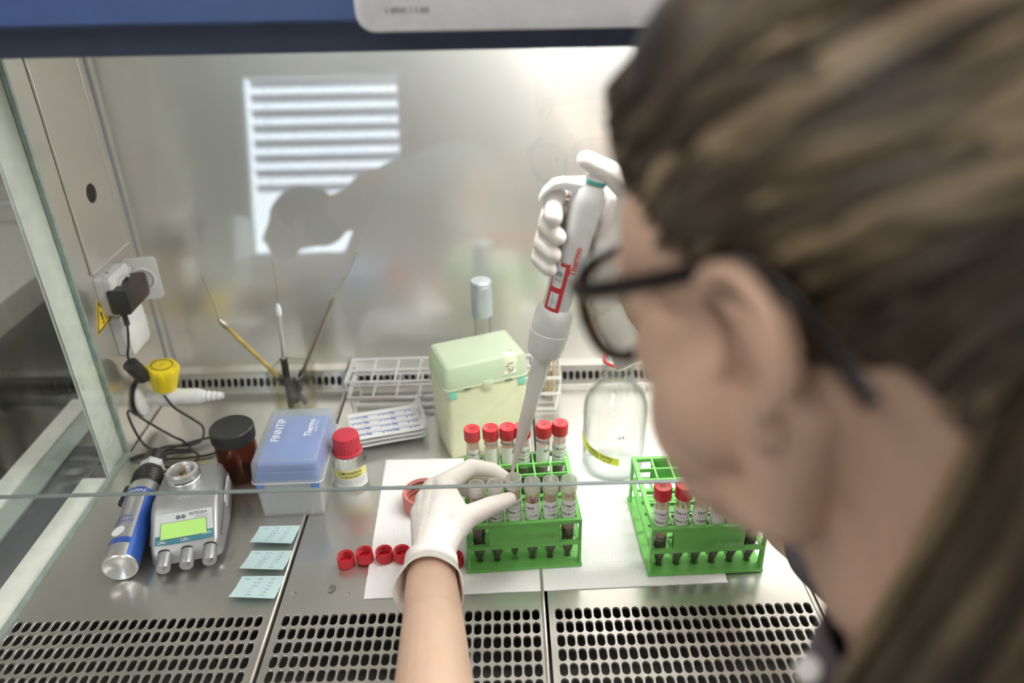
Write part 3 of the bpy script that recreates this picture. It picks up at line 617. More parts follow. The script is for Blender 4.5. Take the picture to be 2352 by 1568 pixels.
for u in (-23, 2.5, 28):
    mb = MB(); mb.lathe([(.1, -4), (8.2, -4), (8.0, 18), (7.2, 19.5), (.1, 19.5)], 24); kdir = Vector((0, -.94, -.12)).normalized()
    M = Matrix.Translation((u, -1, 19))@kdir.to_track_quat('Z', 'Y').to_matrix().to_4x4(); mb.xf(M); k = ob('knob', mb, SILVER, br)
    mb = MB(); mb.box(-.5, .5, .5, 7, 19.4, 19.9); mb.xf(M@Matrix.Rotation(-.8, 4, 'Z')); ob('pointer', mb, DKGREY, k, smooth=0)
    mb = MB(); mb.lathe([(8.6, -3.5), (8.6, -1.5), (8, -1.5)], 24); mb.xf(M); ob('gasket', mb, BLACKRUB, k)
# hot-surface triangle print on the shoulder, rating label on the side
zt = lambda y: 53+(y-52)/12*1.0
tr = [(-8, 58.5), (6, 58.5), (-1, 68)]; mb = MB(); mb.loft([[(-1+(x+1)*k, 62+(y-62)*k, 54.4) for x, y in tr] for k in (1, .9)], False, False); ob('hot_surface_mark', mb, WHITEPRINT, br, smooth=0)
text('sss', 4, WHITEPRINT, br, on_plane((-1, 61.3, 54.4), (1, 0, 0), (0, 1, 0)))
mb = MB(); mb.loft([[(44.3+dx, y, z) for y, z in rrect(52, 14, 5, 4, 88, 32)] for dx in (-2.6, .2)]); ob('rating_label', mb, GREYPL, br)

# ================================================================== GAS CARTRIDGE
ca0, ca1 = Vector((-491, 33, 20.8)), Vector((-521, 206, 27)); cd = (ca1-ca0).normalized()
q = cd.to_track_quat('Z', 'X')
gc = thing('gas_cartridge', 'blue and silver gas cartridge lying beside the burner, black valve at its far end', 'gas cartridge', tuple(ca0)); gc.rotation_mode = 'QUATERNION'; gc.rotation_quaternion = q
Mi = q.to_matrix().transposed()
mb = MB(); mb.lathe([(.1, 6), (9, 5.2), (14, 2.5), (17, 0.4), (18.5, 0), (19.8, 1.2), (20, 3), (20, 132), (18, 138), (13, 142), (.1, 142)], 48); can = ob('can', mb, ALU, gc)
# camera-up direction in the can's frame
upl = Mi@Vector((0, -.35, .93)); ang0 = math.atan2(upl.y, upl.x)
def band(name, z0, z1, a0, a1, mat): mb = MB(); cyl_patch(mb, 20.05, ang0+a0, ang0+a1, z0, z1, 24, .12); return ob(name, mb, mat, can)
s_ = 1 if (Mi@Vector((1, 0, 0))).dot(Vector((-math.sin(ang0), math.cos(ang0), 0))) > 0 else -1
def arc(a, b): return (s_*a, s_*b) if s_ > 0 else (s_*b, s_*a)
band('blue_panel', 4, 118, *arc(.62, 2.0), CANBLUE)
band('blue_band', 106, 119, *arc(-1.6, .62), CANBLUE); band('blue_stripe', 22, 31, *arc(-.35, .62), CANBLUE)
def can_txt(body, size, x, z, mat, bold=.015): text(body, size, mat, can, lambda u, v: (20.3*math.cos(ang0+s_*(x+u)/20.3), 20.3*math.sin(ang0+s_*(x+u)/20.3), z+v), bold=bold)
can_txt('CAMPINGAZ', 6, -5, 112.5, WHITEPRINT); can_txt('BUTAN', 6, -4, 66, INKBLUE); can_txt('BUTAANI', 6, -4, 58, INKBLUE); can_txt('CV360', 10, -8, 26, INKBLUE, .03)
mb = MB(); mb.lathe([(.1, 0), (8, 0), (8, .2), (.1, .2)], 24); mb.xf(Matrix.Rotation(PI/2, 4, 'Y')); aw = ang0-s_*.25; mb.xf(Matrix.Translation((20.1*math.cos(aw), 20.1*math.sin(aw), 42))@Matrix.Rotation(aw, 4, 'Z')); ob('white_disc', mb, WHITEPRINT, can)
can_txt('10', 9, -5, 42, INKBLUE, .0)
dots = MB()
for i in range(46):
    for j in range(13):
        a = ang0+s_*(-1.15+.125*j+(.06 if i % 2 else 0)); z = 8+i*2.35
        if (20 < z < 33) or z > 104: continue
        r = 20.16; dots.add([(r*math.cos(a+da), r*math.sin(a+da), z+dz) for da, dz in ((-.018, 0), (0, -.5), (.018, 0), (0, .5))], [(0, 1, 2, 3)])
tag(ob('dot_print', dots, INKBLUE, can, smooth=0), kind='stuff')
mb = MB(); mb.lathe([(.1, 136), (16, 136), (18.5, 142), (19, 160), (17, 170), (13, 174), (.1, 174)], 32); ob('valve_collar', mb, BLACKPL, gc)
for k in range(4): mb = MB(); mb.lathe([(18.9, 144+k*4.4), (20, 145.5+k*4.4), (18.9, 147+k*4.4)], 32); ob('grip_rib', mb, BLACKPL, gc)
mb = MB(); mb.lathe([(.1, 174), (15.5, 174), (15.5, 186), (.1, 186)], 6); ob('hex_nut', mb, GREYPL, gc, smooth=20)
text('OFF', 5, INKGREY, gc, lambda u, v: (15.9*math.cos(ang0)-s_*u*math.sin(ang0), 15.9*math.sin(ang0)+s_*u*math.cos(ang0), 180+v))
mb = MB(); pr = [(.1, 186), (13, 186), (14, 190), (14, 206), (12, 209), (.1, 209)]; mb.lathe(pr, 16); ob('valve_knob', mb, BLACKPL, gc, smooth=20)
mb = MB(); a = ang0-s_*1.45; mb.capsule((20*math.cos(a), 20*math.sin(a), 138), (23*math.cos(a), 23*math.sin(a), 112), 6, 4.5, 12); ob('lever', mb, BLACKPL, gc)

# ================================================================== AMBER JAR
aj = thing('amber_jar', 'brown glass jar with black ribbed lid, half full, behind the burner', 'jar', (-411, 229, 0))
mb = MB(); mb.lathe([(.1, 1.5), (22, 0), (25.5, 1), (27.5, 5), (27.5, 46), (26, 54), (23, 59), (22.5, 68), (20.5, 68), (21, 58), (24, 52), (25.3, 46), (25.3, 6), (22, 3.5), (.1, 4)], 40); ob('glass', mb, AMBER, aj)
mb = MB(); mb.lathe([(.1, 4.2), (22, 4.2), (25.2, 7), (25.2, 33), (.1, 33)], 40); ob('liquid', mb, AMBERLIQ, aj)
mb = MB(); rings = []
for z, r, k in ((60, 28.2, 1), (61, 29, 1), (76, 29.4, 1), (78, 28.8, 0), (79.5, 27, 0), (79.2, 25.5, 0)): rings.append([((r-k*.7*(i % 3 == 0))*math.cos(2*PI*i/120), (r-k*.7*(i % 3 == 0))*math.sin(2*PI*i/120), z) for i in range(120)])
mb.loft(rings); ob('lid', mb, BLACKPL, aj, smooth=25)

# ================================================================== PIPETTE TIP BOX WITH BLUE TRAY
tb = thing('tip_box', 'frosted clear pipette tip box with a blue tray and white lettering', 'tip box', (-318, 196, 0), math.radians(1.2))
mb = MB(); rbox(mb, 84, 121, 7, ((0, 3.5), (1.5, 2.5), (48, .5), (58, 0), (59, 1.6), (50, 2.2), (3, 4.4), (2.5, 6)), cap0=True, cap1=True); ob('base', mb, FROSTB, tb)
mb = MB(); rbox(mb, 88, 125, 8, ((57, -.6), (59, -.6), (59.2, 0), (84, 2.2), (88, 4), (89, 6.5), (87.5, 6.5), (83, 4.2), (60, 1.6), (57, .9)), cap0=False, cap1=False)
mb2 = MB(); rbox(mb2, 88, 125, 8, ((88.95, 6.4), (87.6, 6.4))); mb.add(mb2.v, mb2.f); lidf = ob('lid', mb, FROST, tb)
mb = MB(); rbox(mb, 80, 117, 6, ((53, .5), (62, .5), (70, 1.5), (70.5, 3), (68, 3), (60, 2)), cap0=True, cap1=True); tr_ = ob('tray', mb, BLUETRAY, tb)
mb = MB(); rbox(mb, 74, 108, 4, ((68, 0), (79, 0.5), (80, 2))); tag(ob('tip_card', mb, BLUETRAY, tb), 'blue card under the lid')
for sx in (-1, 1): mb = MB(); mb.box(sx*34-5, sx*34+5, -60.9, -58, 44, 58); ob('tray_foot', mb, BLUETRAY, tr_, bevel=1)
rim = MB(); rings = [[(x, y, z) for x, y in rrect(88-2*i, 125-2*i, 8, 5)] for z, i in ((57, -.9), (58.4, -.9), (58.4, -.2), (57, -.2))]; rim.loft(rings, close=True); ob('rim', rim, WHITEPL, tb)
vert = lambda u0, v0: (lambda x, y: (u0-y, v0+x, 89.15))
text('FINNTIP', 15, WHITEPRINT, lidf, vert(-20.5, 8), bold=.012, sx=.92); text('Thermo', 12.5, WHITEPRINT, lidf, vert(19.5, 12), bold=.02, sx=.95); text('SCIENTIFIC', 4.6, WHITEPRINT, lidf, vert(27.5, 16), sx=1.15); text('o', 4.5, WHITEPRINT, lidf, vert(-25, 47))
for sx in (-1, 1): mb = MB(); mb.box(sx*26-.8, sx*26+.8, -58.6, -57.6, 4, 50); ob('moulded_rib', mb, FROST, tb)
mb = MB(); mb.box(-26, 26, -59.6, -58.7, 46.5, 47.3); ob('moulded_line', mb, FROST, tb)
mb = MB(); mb.box(41.5, 44.5, -8, 8, 50, 62); ob('catch', mb, FROST, tb, bevel=.7)

# ================================================================== SMALL REAGENT BOTTLE
rb = thing('reagent_bottle', 'small clear bottle with ribbed red cap and yellow handwritten tape', 'bottle', (-253, 203, 0), math.radians(6))
mb = MB(); mb.lathe([(.1, 2), (18, 0), (21.5, 1.2), (23, 4), (23, 40), (21.5, 46), (17, 51), (14.5, 54), (14, 64), (12, 64), (12.3, 54), (15.5, 49), (20, 44), (21.2, 39), (21.2, 5), (18, 3), (.1, 3.6)], 40); gb = ob('glass', mb, BOTGLASS, rb)
mb = MB(); rings = []
for z, r, k in ((53, 19.0, 0), (55, 19.8, 0), (57, 19.6, 0), (57.5, 18.2, 1), (78, 17.4, 1), (80.5, 16.3, 0), (81, 15, 0)): rings.append([((r-k*.8*(.5+.5*math.cos(30*2*PI*i/180)))*math.cos(2*PI*i/180), (r-k*.8*(.5+.5*math.cos(30*2*PI*i/180)))*math.sin(2*PI*i/180), z) for i in range(180)])
mb.loft(rings); ob('cap', mb, REDCAP2, rb, smooth=30)
a0 = math.radians(-92)
mb = MB(); cyl_patch(mb, 23.05, a0-1.25, a0+1.25, 6, 34, 24); lb = ob('label', mb, PAPER, rb)
mb = MB(); cyl_patch(mb, 23.3, a0-1.0, a0+1.15, 24, 37, 24); tp = ob('yellow_tape', mb, TAPEY, rb)
text('LIMONEENI', 6.2, INK, tp, on_cyl(23.6, a0+.12, 32.8), bold=.015, sx=1.0); text('Lot MKBN6868V', 4.2, INK, tp, on_cyl(23.6, a0+.14, 27), bold=.015)
mk = MB()
for i in range(4):
    x = -22
    while x < 22:
        w = random.uniform(1, 4); y = 20.5-2.2*i; f_ = on_cyl(23.25, a0, 0); mk.add([f_(x, y), f_(x+w, y), f_(x+w, y+.7), f_(x, y+.7)], [(0, 1, 2, 3)]); x += w+.8
tag(ob('small_print', mk, INKGREY, lb, smooth=0), kind='stuff')
mb = MB(); cyl_patch(mb, 20.6, math.radians(60)-.5, math.radians(60)+.5, 34, 46, 12); ob('rear_tape', mb, TAPEY, rb)

# ================================================================== SQUARE GLASS WITH INOCULATION LOOPS
gl = thing('square_glass', 'square pressed-glass tumbler holding three wire loops', 'glass', (-367, 378, 0), math.radians(-13))
mb = MB()
def sq(w, z, r=7): return [(x, y, z) for x, y in rrect(w, w, r, 4)]
mb.loft([sq(44, 0, 5), sq(47, 1), sq(50, 40), sq(50.5, 44), sq(55, 50), sq(58, 80), sq(57, 81), sq(52.5, 80), sq(49, 52), sq(44, 46), sq(43, 8), sq(38, 6, 4)]); ob('tumbler', mb, BEAKGLASS, gl)
rm = MB(); rm.loft([sq(58.4, 79), sq(58.4, 80.6), sq(54, 80.8), sq(54, 79)], close=True); ob('rim', rm, BEAKGLASS, gl)
for k in range(4):
    for i in range(9):
        x = -20+i*5; mb = MB(); mb.tube([(x, -25.4, 6), (x, -26.2, 38)], 1.0, 6); mb.xf(Matrix.Rotation(k*PI/2, 4, 'Z')); ob('flute', mb, BEAKGLASS, gl)
def loop_tool(label, base, grip, joint, tip, rodmat, ring, gr=5.5):
    base, grip, joint, tip = map(Vector, (base, grip, joint, tip)); t = thing('inoculation_loop', label, 'wire loop', tuple(base), 0, 'wire loops in the square glass'); d = (joint-base).normalized()
    L = lambda p: p-base
    mb = MB(); mb.tube([L(base), L(base+d*1.5), L(grip)], [gr*.7, gr, gr], 12); ob('handle', mb, BLACKPL, t)
    mb = MB(); mb.tube([L(grip-d*3), L(joint-d*16)], [3.3, 3.0], 12); ob('rod', mb, rodmat, t)
    mb = MB(); mb.tube([L(joint-d*18), L(joint-d*15), L(joint-d*6), L(joint-d*4), L(joint)], [3.2, 4.2, 4.0, 2.8, 2.5], 12); ob('collet', mb, WHITEPL if gr < 5.5 else ROD2, t)
    e = (tip-joint).normalized(); p = [joint-e*2, joint.lerp(tip, .5)+Vector((1.0, 0, -1)), tip]
    mb = MB(); mb.tube([L(x) for x in smooth_path(p, 5)], .6, 6); ob('wire', mb, ROD2, t)
    if ring:
        sdv = e.cross(Vector((0, 1, 0))).normalized(); c = tip+e*ring; mb = MB(); mb.tube([L(c-e*ring*math.cos(a)+sdv*ring*math.sin(a)) for a in [2*PI*i/20 for i in range(21)]], .6, 6); ob('loop_end', mb, ROD2, t)
        c = joint.lerp(tip, .45); mb = MB(); mb.tube([L(c+e*3.2*math.cos(a)+sdv*1.6*math.sin(a)) for a in [2*PI*i/16 for i in range(17)]], .8, 6); ob('wire_twist', mb, ROD2, t)
loop_tool('wire needle with an ochre rod leaning far left in the square glass', (-353, 384, 13), (-384, 367, 72), (-451, 362, 173), (-462, 363, 243), ROD1, 0)
loop_tool('wire needle with white collet standing upright in the square glass', (-374, 372, 13), (-369, 362, 106), (-362, 360, 196), (-359, 360, 262), ALU, 0, 5.4)
loop_tool('wire loop with a round end leaning right in the square glass', (-372, 388, 13), (-347, 374, 76), (-283, 370, 202), (-246, 370, 260), ROD2, 3.6)

# ================================================================== WIRE RACK, CAPPED TUBE, STICKS
wr = thing('wire_rack', 'stainless wire test tube rack standing before the back ledge', 'wire rack', (-284, 362, 0))
XL, YL = 326, 68
def wire(p, q, r=1.5): mb = MB(); mb.tube([p, q], r, 8); ob('wire', mb, WIRE, wr)
for z in (62, 34):
    for y in (0, YL/2, YL): wire((0, y, z), (XL, y, z), 2.1)
    for i in range(10): x = 3+i*(XL-6)/9; wire((x, 0, z-2.2), (x, YL, z-2.2), 1.7)
for y in (4, 22, 44, 64): wire((8, y, 3), (XL-8, y, 3), 1.9)
for x in (8, XL/2, XL-8): wire((x, 4, 1.6), (x, 64, 1.6), 1.5)
for x in (0, XL):
    for y in (0, YL): wire((x, y, 62), (x+(8 if x == 0 else -8), min(64, max(4, y)), 2), 1.7)
    for z in (62, 34): wire((x, 0, z), (x, YL, z), 1.7)
mc = thing('capped_culture_tube', 'tall glass culture tube with a satin aluminium cap behind the green box', 'culture tube', (-74, 396, 3))
mb = MB(); mb.lathe([(.1, 1), (6, 2.2), (10, 5.5), (12.6, 11), (12.8, 15), (12.8, 172), (11.6, 172), (11.6, 15), (9, 6.5), (.1, 3)], 32); ob('glass', mb, BOTGLASS, mc)
mb = MB(); mb.lathe([(14.2, 152), (15.8, 152), (15.8, 194), (14.6, 197), (14.6, 199), (15.6, 201), (15.6, 205), (14.2, 207), (.1, 207.4)], 36); ob('cap', mb, ALUBLUE, mc)
sg = thing('stick_glass', 'narrow clear glass of wooden sticks at the right end of the wire rack', 'glass', (27, 396, 4.8))
mb = MB(); mb.lathe([(.1, 0), (11, 0), (13.6, 2), (14.2, 10), (14.2, 92), (13, 92), (13, 10), (11, 5), (.1, 5)], 32); ob('tumbler', mb, BOTGLASS, sg)
st = MB(); st.tube([(0, 0, 0), (0, 0, 2), (0, 0, 108), (0, 0, 110)], [.9, 1.25, 1.25, .9], 8); sme = st.mesh('wooden_stick'); 
for k in range(9):
    a = 2*PI*k/8; r = 0 if k == 8 else 7.5; o = link('wooden_stick', sme, WOOD, None, (27+r*math.cos(a), 396+r*math.sin(a), 11), (-.015*math.sin(a), .015*math.cos(a), 0)); tag(o, 'thin wooden stick standing in the narrow glass', 'wooden stick', 'wooden sticks in the glass')

# ================================================================== TALL GREEN TIP BOX
gx = thing('tall_tip_box', 'tall yellow-green pipette tip box with translucent lid and strip of tape', 'tip box', (-80, 303, 0), math.radians(20.8))
mb = MB(); rbox(mb, 121, 82, 10, ((0, 5), (2, 4), (90, 1), (116, 0), (117, 2), (114, 2.5), (4, 6), (3, 8))); ob('base', mb, GREENBOX, gx)
mb = MB(); rbox(mb, 124, 85, 11, ((116, -.3), (118, -.3), (118.2, .5), (142, 2.5), (148, 5), (150, 9), (148.5, 9), (146, 6.5), (140, 4.5), (118, 2.2), (116, 1.6)), cap0=False, cap1=False); m2 = MB(); rbox(m2, 124, 85, 11, ((149.95, 8.9), (148.6, 8.9))); mb.add(m2.v, m2.f); gl_ = ob('lid', mb, GREENLID, gx)
mb = MB(); rbox(mb, 114, 75, 8, ((108, 0), (122, 1), (123, 3))); ob('tray', mb, TEAL, gx)
for sx in (-1, 1): mb = MB(); mb.box(sx*50-6, sx*50+6, -41.9, -40, 102, 115); ob('tray_tab', mb, TEAL, gx, bevel=1)
rim = MB(); rim.loft([[(x, y, z) for x, y in rrect(124-2*i, 85-2*i, 11, 5)] for z, i in ((115.4, -.6), (117, -.6), (117, .2), (115.4, .2))], close=True); ob('rim', rim, GREENLID, gx)
mb = MB(); mb.box(-7, 7, -45, -42.4, 110, 122); ob('latch', mb, GREENLID, gx, bevel=.8)
for x in (-30, 30): mb = MB(); mb.box(x-5, x+5, -43.6, -42.6, 114.4, 116); ob('latch_slot', mb, BLACKGAP, gx)
tpz = MB(); tp0 = [(27, -26, 150.2), (27.5, -33.5, 150.0), (27.5, -37.6, 147), (26.5, -39.2, 142), (24, -41.6, 124)]; tpw = 17
L0 = [(x, y-.15, z+.1) for x, y, z in tp0]; R0 = [(x+tpw, y-.15, z+.1) for x, y, z in tp0]; tpz.add(L0+R0, [(i, i+1, i+6, i+5) for i in range(4)]); tz = ob('masking_tape', tpz, TAPEB, gx)
text('18.7', 6.5, INK, tz, lambda x, y: (33+x, -41.35+.12*y, 130+y)); mk = MB()
for x, y, z, dx, dz in ((30, -40.9, 138, 8, 1), (26.5, -41.5, 134.5, 5, 1), (30, -42.1, 125.3, 8, 2), (35, -29, 150.5, 8, .1)): mk.add([(x, y, z), (x+dx, y, z+dz*1.5), (x+dx, y, z+dz*1.5+1.3), (x, y, z+1.3)] if z < 149 else [(x, y, z), (x+dx, y+3, z), (x+dx, y+4.3, z), (x, y+1.3, z)], [(0, 1, 2, 3)])
ob('pen_stroke', mk, INK, tz, smooth=0)

# ================================================================== STERILE POUCHES
for k in range(3):
    z0 = 7.5+k*6.6; sp = thing('sterile_pouch', ['lowest of three paper-backed sterile pouches, only its plastic edge showing', 'middle one of three stacked paper-backed sterile pouches', 'topmost paper-backed sterile pouch, printed all over in blue'][k], 'pouch', (-262, 274, 0), math.radians(14+k*1.2), 'stacked sterile pouches')
    n = 24; v = []; 
    def hgt(u, w): return z0+2*math.sin(u*3.0+k)*.6+(26*max(0, (u-.80)/.20)**1.6 if u > .80 else 0)*(.35+.65*w)
    mb = MB(); N2 = 8; top = [[(u*118-(10*max(0, (u-.8)/.2)**2), w*66-6+(3 if w else 0), hgt(u, w)) for w in [j/N2 for j in range(N2+1)]] for u in [i/n for i in range(n+1)]]
    V = [p for r in top for p in r]; W_ = N2+1; Fq = [(i*W_+j, (i+1)*W_+j, (i+1)*W_+j+1, i*W_+j+1) for i in range(n) for j in range(N2)]; M_ = len(V)
    V2 = V+[(x, y, z-.5) for x, y, z in V]; F2 = Fq+[tuple(q_+M_ for q_ in reversed(f)) for f in Fq]; mb.add(V2, F2); pb = ob('paper_backing', mb, PAPER, sp, smooth=60)
    bl = MB(); rings = []
    for i in range(10):
        u = i/9; wv = 20*math.sin(PI*min(1, u*3+.25)/2)*math.sin(PI*min(1, (1-u)*3+.25)/2); h = 6.5*wv/20; zc = hgt(u*.98+.01, .45)-.7; rings.append([(6+u*108-(10*max(0, (u-.8)/.2)**2), 27+wv*math.cos(a), zc-max(.1, h)*(.5-.5*math.cos(a*2))*.9 if math.sin(a) < 0 else zc) for a in [2*PI*j/14 for j in range(14)]])
    bl.loft(rings); ob('plastic_blister', bl, CLEARPL, sp)
    if k == 2:
        mp_ = lambda x, y: (x, y, hgt(min(1, max(0, x/118)), min(1, max(0, (y+6)/66)))+.25)
        rows = []
        for r in range(4):
            for c in range(3): rows.append(('VWR', 9, 14+c*40+(r % 2)*0, 4+r*15))
        texts(rows, INKBLUE, pb, mp_, bold=.03, sx=1.25)
        sw = MB()
        for r in range(4):
            for c in range(3):
                cx, cy = 32+c*40, 4.5+r*15
                sw.add([mp_(cx+9*math.cos(a)*s, cy+3.2*math.sin(a)*s+.8*math.cos(a)) for s in (1, .6) for a in [2*PI*j/16 for j in range(12)]], [(j, j+1, 13+j, 12+j) for j in range(11)])
        ob('globe_mark', sw, INKBLUE, pb, smooth=0)
        texts([('STERILE  CE  LOT', 3.6, 30+c*42, 12+r*15) for r in range(3) for c in range(2)], INKGREY, pb, mp_)
    if k < 2: mb = MB(); mb.tube([(96, 20+k*10, z0-2), (110, 20+k*10, z0+1)], 3, 10); ob('blue_plunger', mb, pmat('cyan_plastic_%d' % k, (.05, .5, .68), .4), sp)

# ================================================================== PAPER TOWEL
tw = MB(); nx, ny = 60, 40; c00, c10, c01, c11 = Vector((-206, -3, 0)), Vector((209, 8.5, 0)), Vector((-213, 250, 0)), Vector((203, 247, 0))
V = []
for j in range(ny+1):
    for i in range(nx+1):
        u, v = i/nx, j/ny; p = (c00*(1-u)+c10*u)*(1-v)+(c01*(1-u)+c11*u)*v; e = min(u, 1-u, v, 1-v)
        z = .9+.35*noise.noise(Vector((u*9, v*6, 3)))+.25*noise.noise(Vector((u*30, v*20, 1))); p = p+Vector((noise.noise(Vector((v*30, 5, u)))*.7, noise.noise(Vector((u*40, 2, v)))*.7, 0)); V.append((p.x, p.y, max(.45, z)))
Fq = [(j*(nx+1)+i, j*(nx+1)+i+1, (j+1)*(nx+1)+i+1, (j+1)*(nx+1)+i) for j in range(ny) for i in range(nx)]; M_ = len(V)
tw.add(V+[(x, y, .1) for x, y, z in V], Fq+[tuple(q_+M_ for q_ in reversed(f)) for f in Fq]); tag(ob('paper_towel', tw, TOWEL, smooth=60), 'white embossed paper towel spread under the green racks', 'paper towel')

# ================================================================== CAPS LYING OPEN
def open_cap(name, r, h, wall, mat, ribs, rings_in, dist):
    mb = MB(); n = ribs*3; prof = [(r*.93, 0, 0), (r, .8, 1), (r, h*.9, 1), (r*.97, h, 0)]
    inn = [(r-wall, h)]
    for k in range(rings_in): z = h-1.2-k*(h-4)/rings_in; inn += [(r-wall, z), (r-wall-.9*r/10, z-.5), (r-wall, z-1.1)]
    inn += [(r-wall, wall+.6), (r*.55, wall+.5), (r*.5, wall+1.1), (r*.15, wall+1.0), (.05, wall+1)]
    ring = [[((R_-k*dist*(i % 3 == 0))*math.cos(2*PI*i/n), (R_-k*dist*(i % 3 == 0))*math.sin(2*PI*i/n), z) for i in range(n)] for R_, z, k in prof]
    ring += [[(R_*math.cos(2*PI*i/n), R_*math.sin(2*PI*i/n), z) for i in range(n)] for R_, z in inn]
    mb.loft(ring, True, True); me = mb.mesh(name, 35); fix_normals(me); return me
capm = open_cap('screw_cap', 10.2, 13.5, 1.2, REDCAP, 36, 3, .35)
CAPS = [(-234.5, 52, 'leftmost small red screw cap lying open, on bare steel'), (-213, 56.5, 'small red screw cap half on the towel edge, second from left'), (-189.5, 57, 'small red screw cap on the towel, third from left'), (-168.5, 57, 'small red screw cap partly hidden by the glove cuff on its left side'), (-105, 46, 'small red screw cap just peeking out right of the glove cuff')]
for x, y, lab in CAPS: tag(link('screw_cap', capm, REDCAP, None, (x, y, 1.9 if x > -214 else .2), (0, 0, x)), lab, 'cap', 'small red screw caps')
bc = open_cap('bottle_cap', 27, 25, 2.6, PINKCAP, 40, 3, .6)
tag(link('bottle_cap', bc, PINKCAP, None, (-150, 150, 1.6)), 'large faded red bottle cap lying open beside the gloved hand', 'cap')

# ================================================================== GREEN TUBE RACKS
TP = 20.8; RW, RD, RH = 127, 124, 70
def tube_rack(label, loc, rz):
    t = thing('tube_rack', label, 'tube rack', loc, rz, 'green tube racks')    # origin: centre of the first (front left) cell
    x0, x1 = -TP/2-1.2, 5.5*TP+1.2; y0, y1 = -TP/2-1.2, 5.5*TP+1.2
    def grid(z0, z1, w): 
        mb = MB()
        for i in range(7): c = -TP/2+i*TP; ww = w*1.5 if i in (0, 6) else w; mb.box(c-ww, c+ww, y0, y1, z0, z1); mb.box(x0, x1, c-ww, c+ww, z0+.05, z1-.05)
        return mb
    g = MB(); nb = 2.4
    tag(ob('top_grid', grid(65, 70, 1.1), GREENPL, t, smooth=0), kind='stuff')
    tag(ob('middle_grid', grid(34, 37, 1.3), GREENPL, t, smooth=0), kind='stuff')
    for nm, ys, yo in (('front_panel', y0-1.6, y0+.8), ('back_panel', y1-.8, y1+1.6)):
        mb = MB(); mb.box(TP/2+1, 4.5*TP-1, ys, yo, 33, 66); p = ob(nm, mb, GREENPL, t, bevel=.8)
        if nm == 'front_panel':
            text('NALGENE', 9, GREENPL, p, lambda x, y: (2.5*TP+x+14, ys-.35, 48+y), bold=.01, sx=1.1, name='embossed_lettering')
            for i in range(5): mb = MB(); c = TP/2+i*TP; mb.box(c-1.6, c+1.6, ys+.2, yo, 28.5, 33.2); ob('panel_foot', mb, GREENPL, p)
    for nm, za, zb in (('front_rail', 64.5, 70.4), ('front_lower_rail', 32.6, 37.4)): mb = MB(); mb.box(x0-2.6, x1+2.6, y0-2.2, y0+.9, za, zb); ob(nm, mb, GREENPL, t, bevel=1)
    for nm, za, zb in (('back_rail', 64.5, 70.4), ('back_lower_rail', 32.6, 37.4)): mb = MB(); mb.box(x0-2.6, x1+2.6, y1-.9, y1+2.2, za, zb); ob(nm, mb, GREENPL, t, bevel=1)
    for sx in (x0-1.2, x1+1.2):
        for za, zb in ((65, 70.2), (33, 37.2)): mb = MB(); mb.box(sx-1.4, sx+1.4, y0, y1, za, zb); ob('side_rail', mb, GREENPL, t, bevel=.8)
        for yy in (y0+2, y1-2):
            mb = MB(); mb.loft([[(sx-1.3, yy-w, z), (sx+1.3, yy-w, z), (sx+1.3, yy+w, z), (sx-1.3, yy+w, z)] for z, w in ((3, 6), (37, 3.5), (66, 3))]); ob('leg', mb, GREENPL, t)
    # base plate with a socket under every cell
    mb = MB(); n = 12
    for i in range(6):
        for j in range(6):
            cx, cy = i*TP, j*TP; c = [(cx+4.2*math.cos(2*PI*k/n+PI/4), cy+4.2*math.sin(2*PI*k/n+PI/4)) for k in range(n)]; sqr = []
            for k in range(n):
                a = 2*PI*k/n+PI/4; m = max(abs(math.cos(a)), abs(math.sin(a))); sqr.append((cx+TP/2*math.cos(a)/m, cy+TP/2*math.sin(a)/m))
            mb.loft([[(x, y, 4.5) for x, y in sqr], [(x, y, 4.5) for x, y in c], [(x, y, .8) for x, y in c]], False, True)
    b0, b1, b2, b3 = -TP/2, 5.5*TP, x0-3.6, x1+3.6
    rr = [[(x, y, z) for x, y in ((b2, y0-4), (b3, y0-4), (b3, y1+4), (b2, y1+4))] for z in (0, 4)]; mb.loft(rr, True, False)
    mb.add([(b2, y0-4, 4), (b3, y0-4, 4), (b3, y1+4, 4), (b2, y1+4, 4), (b0, b0, 4.5), (b1, b0, 4.5), (b1, b1, 4.5), (b0, b1, 4.5)], [(0, 1, 5, 4), (1, 2, 6, 5), (2, 3, 7, 6), (3, 0, 4, 7)])
    ob('base_plate', mb, GREENPL, t, smooth=25); return t
LA, RA_ = math.radians(3.2), math.radians(1.6)
LO, RO = Vector((-75.5, 47, 1.6)), Vector((133.5, 35, 1.6))
rackL = tube_rack('green plastic tube rack in the middle, reached by the gloved hand', tuple(LO), LA)
rackR = tube_rack('green plastic tube rack at the right, partly hidden by the face', tuple(RO), RA_)

# ================================================================== SAMPLE TUBES
def tube_mesh():
    mb = MB(); mb.lathe([(.1, .3), (2.2, 0), (3.0, 1.2), (7.9, 21), (8.3, 24), (8.45, 104), (9.1, 105), (9.1, 117), (8.5, 118), (7.6, 118), (7.5, 104), (7.3, 24), (2.4, 3), (.1, 2)], 32); return mb
TM = tube_mesh().mesh('tube_wall', 30); fix_normals(TM)
rimm = MB(); rimm.lathe([(9.15, 104.6), (9.6, 105.2), (9.15, 106), (9.2, 111), (9.5, 111.6), (9.2, 112.2), (9.2, 116.6), (8.9, 118.2), (7.9, 118.4), (7.4, 117.6), (7.4, 105)], 32); RIMM = rimm.mesh('thread', 30)
def liquid_mesh(h): mb = MB(); mb.lathe([(.1, 2.4), (2.3, 3.2), (7.15, 24), (7.2, h), (.1, h)], 28); m = mb.mesh('blood', 30); fix_normals(m); return m
LQ = {h: liquid_mesh(h) for h in (30, 44, 50, 54, 58)}
CAPM = None
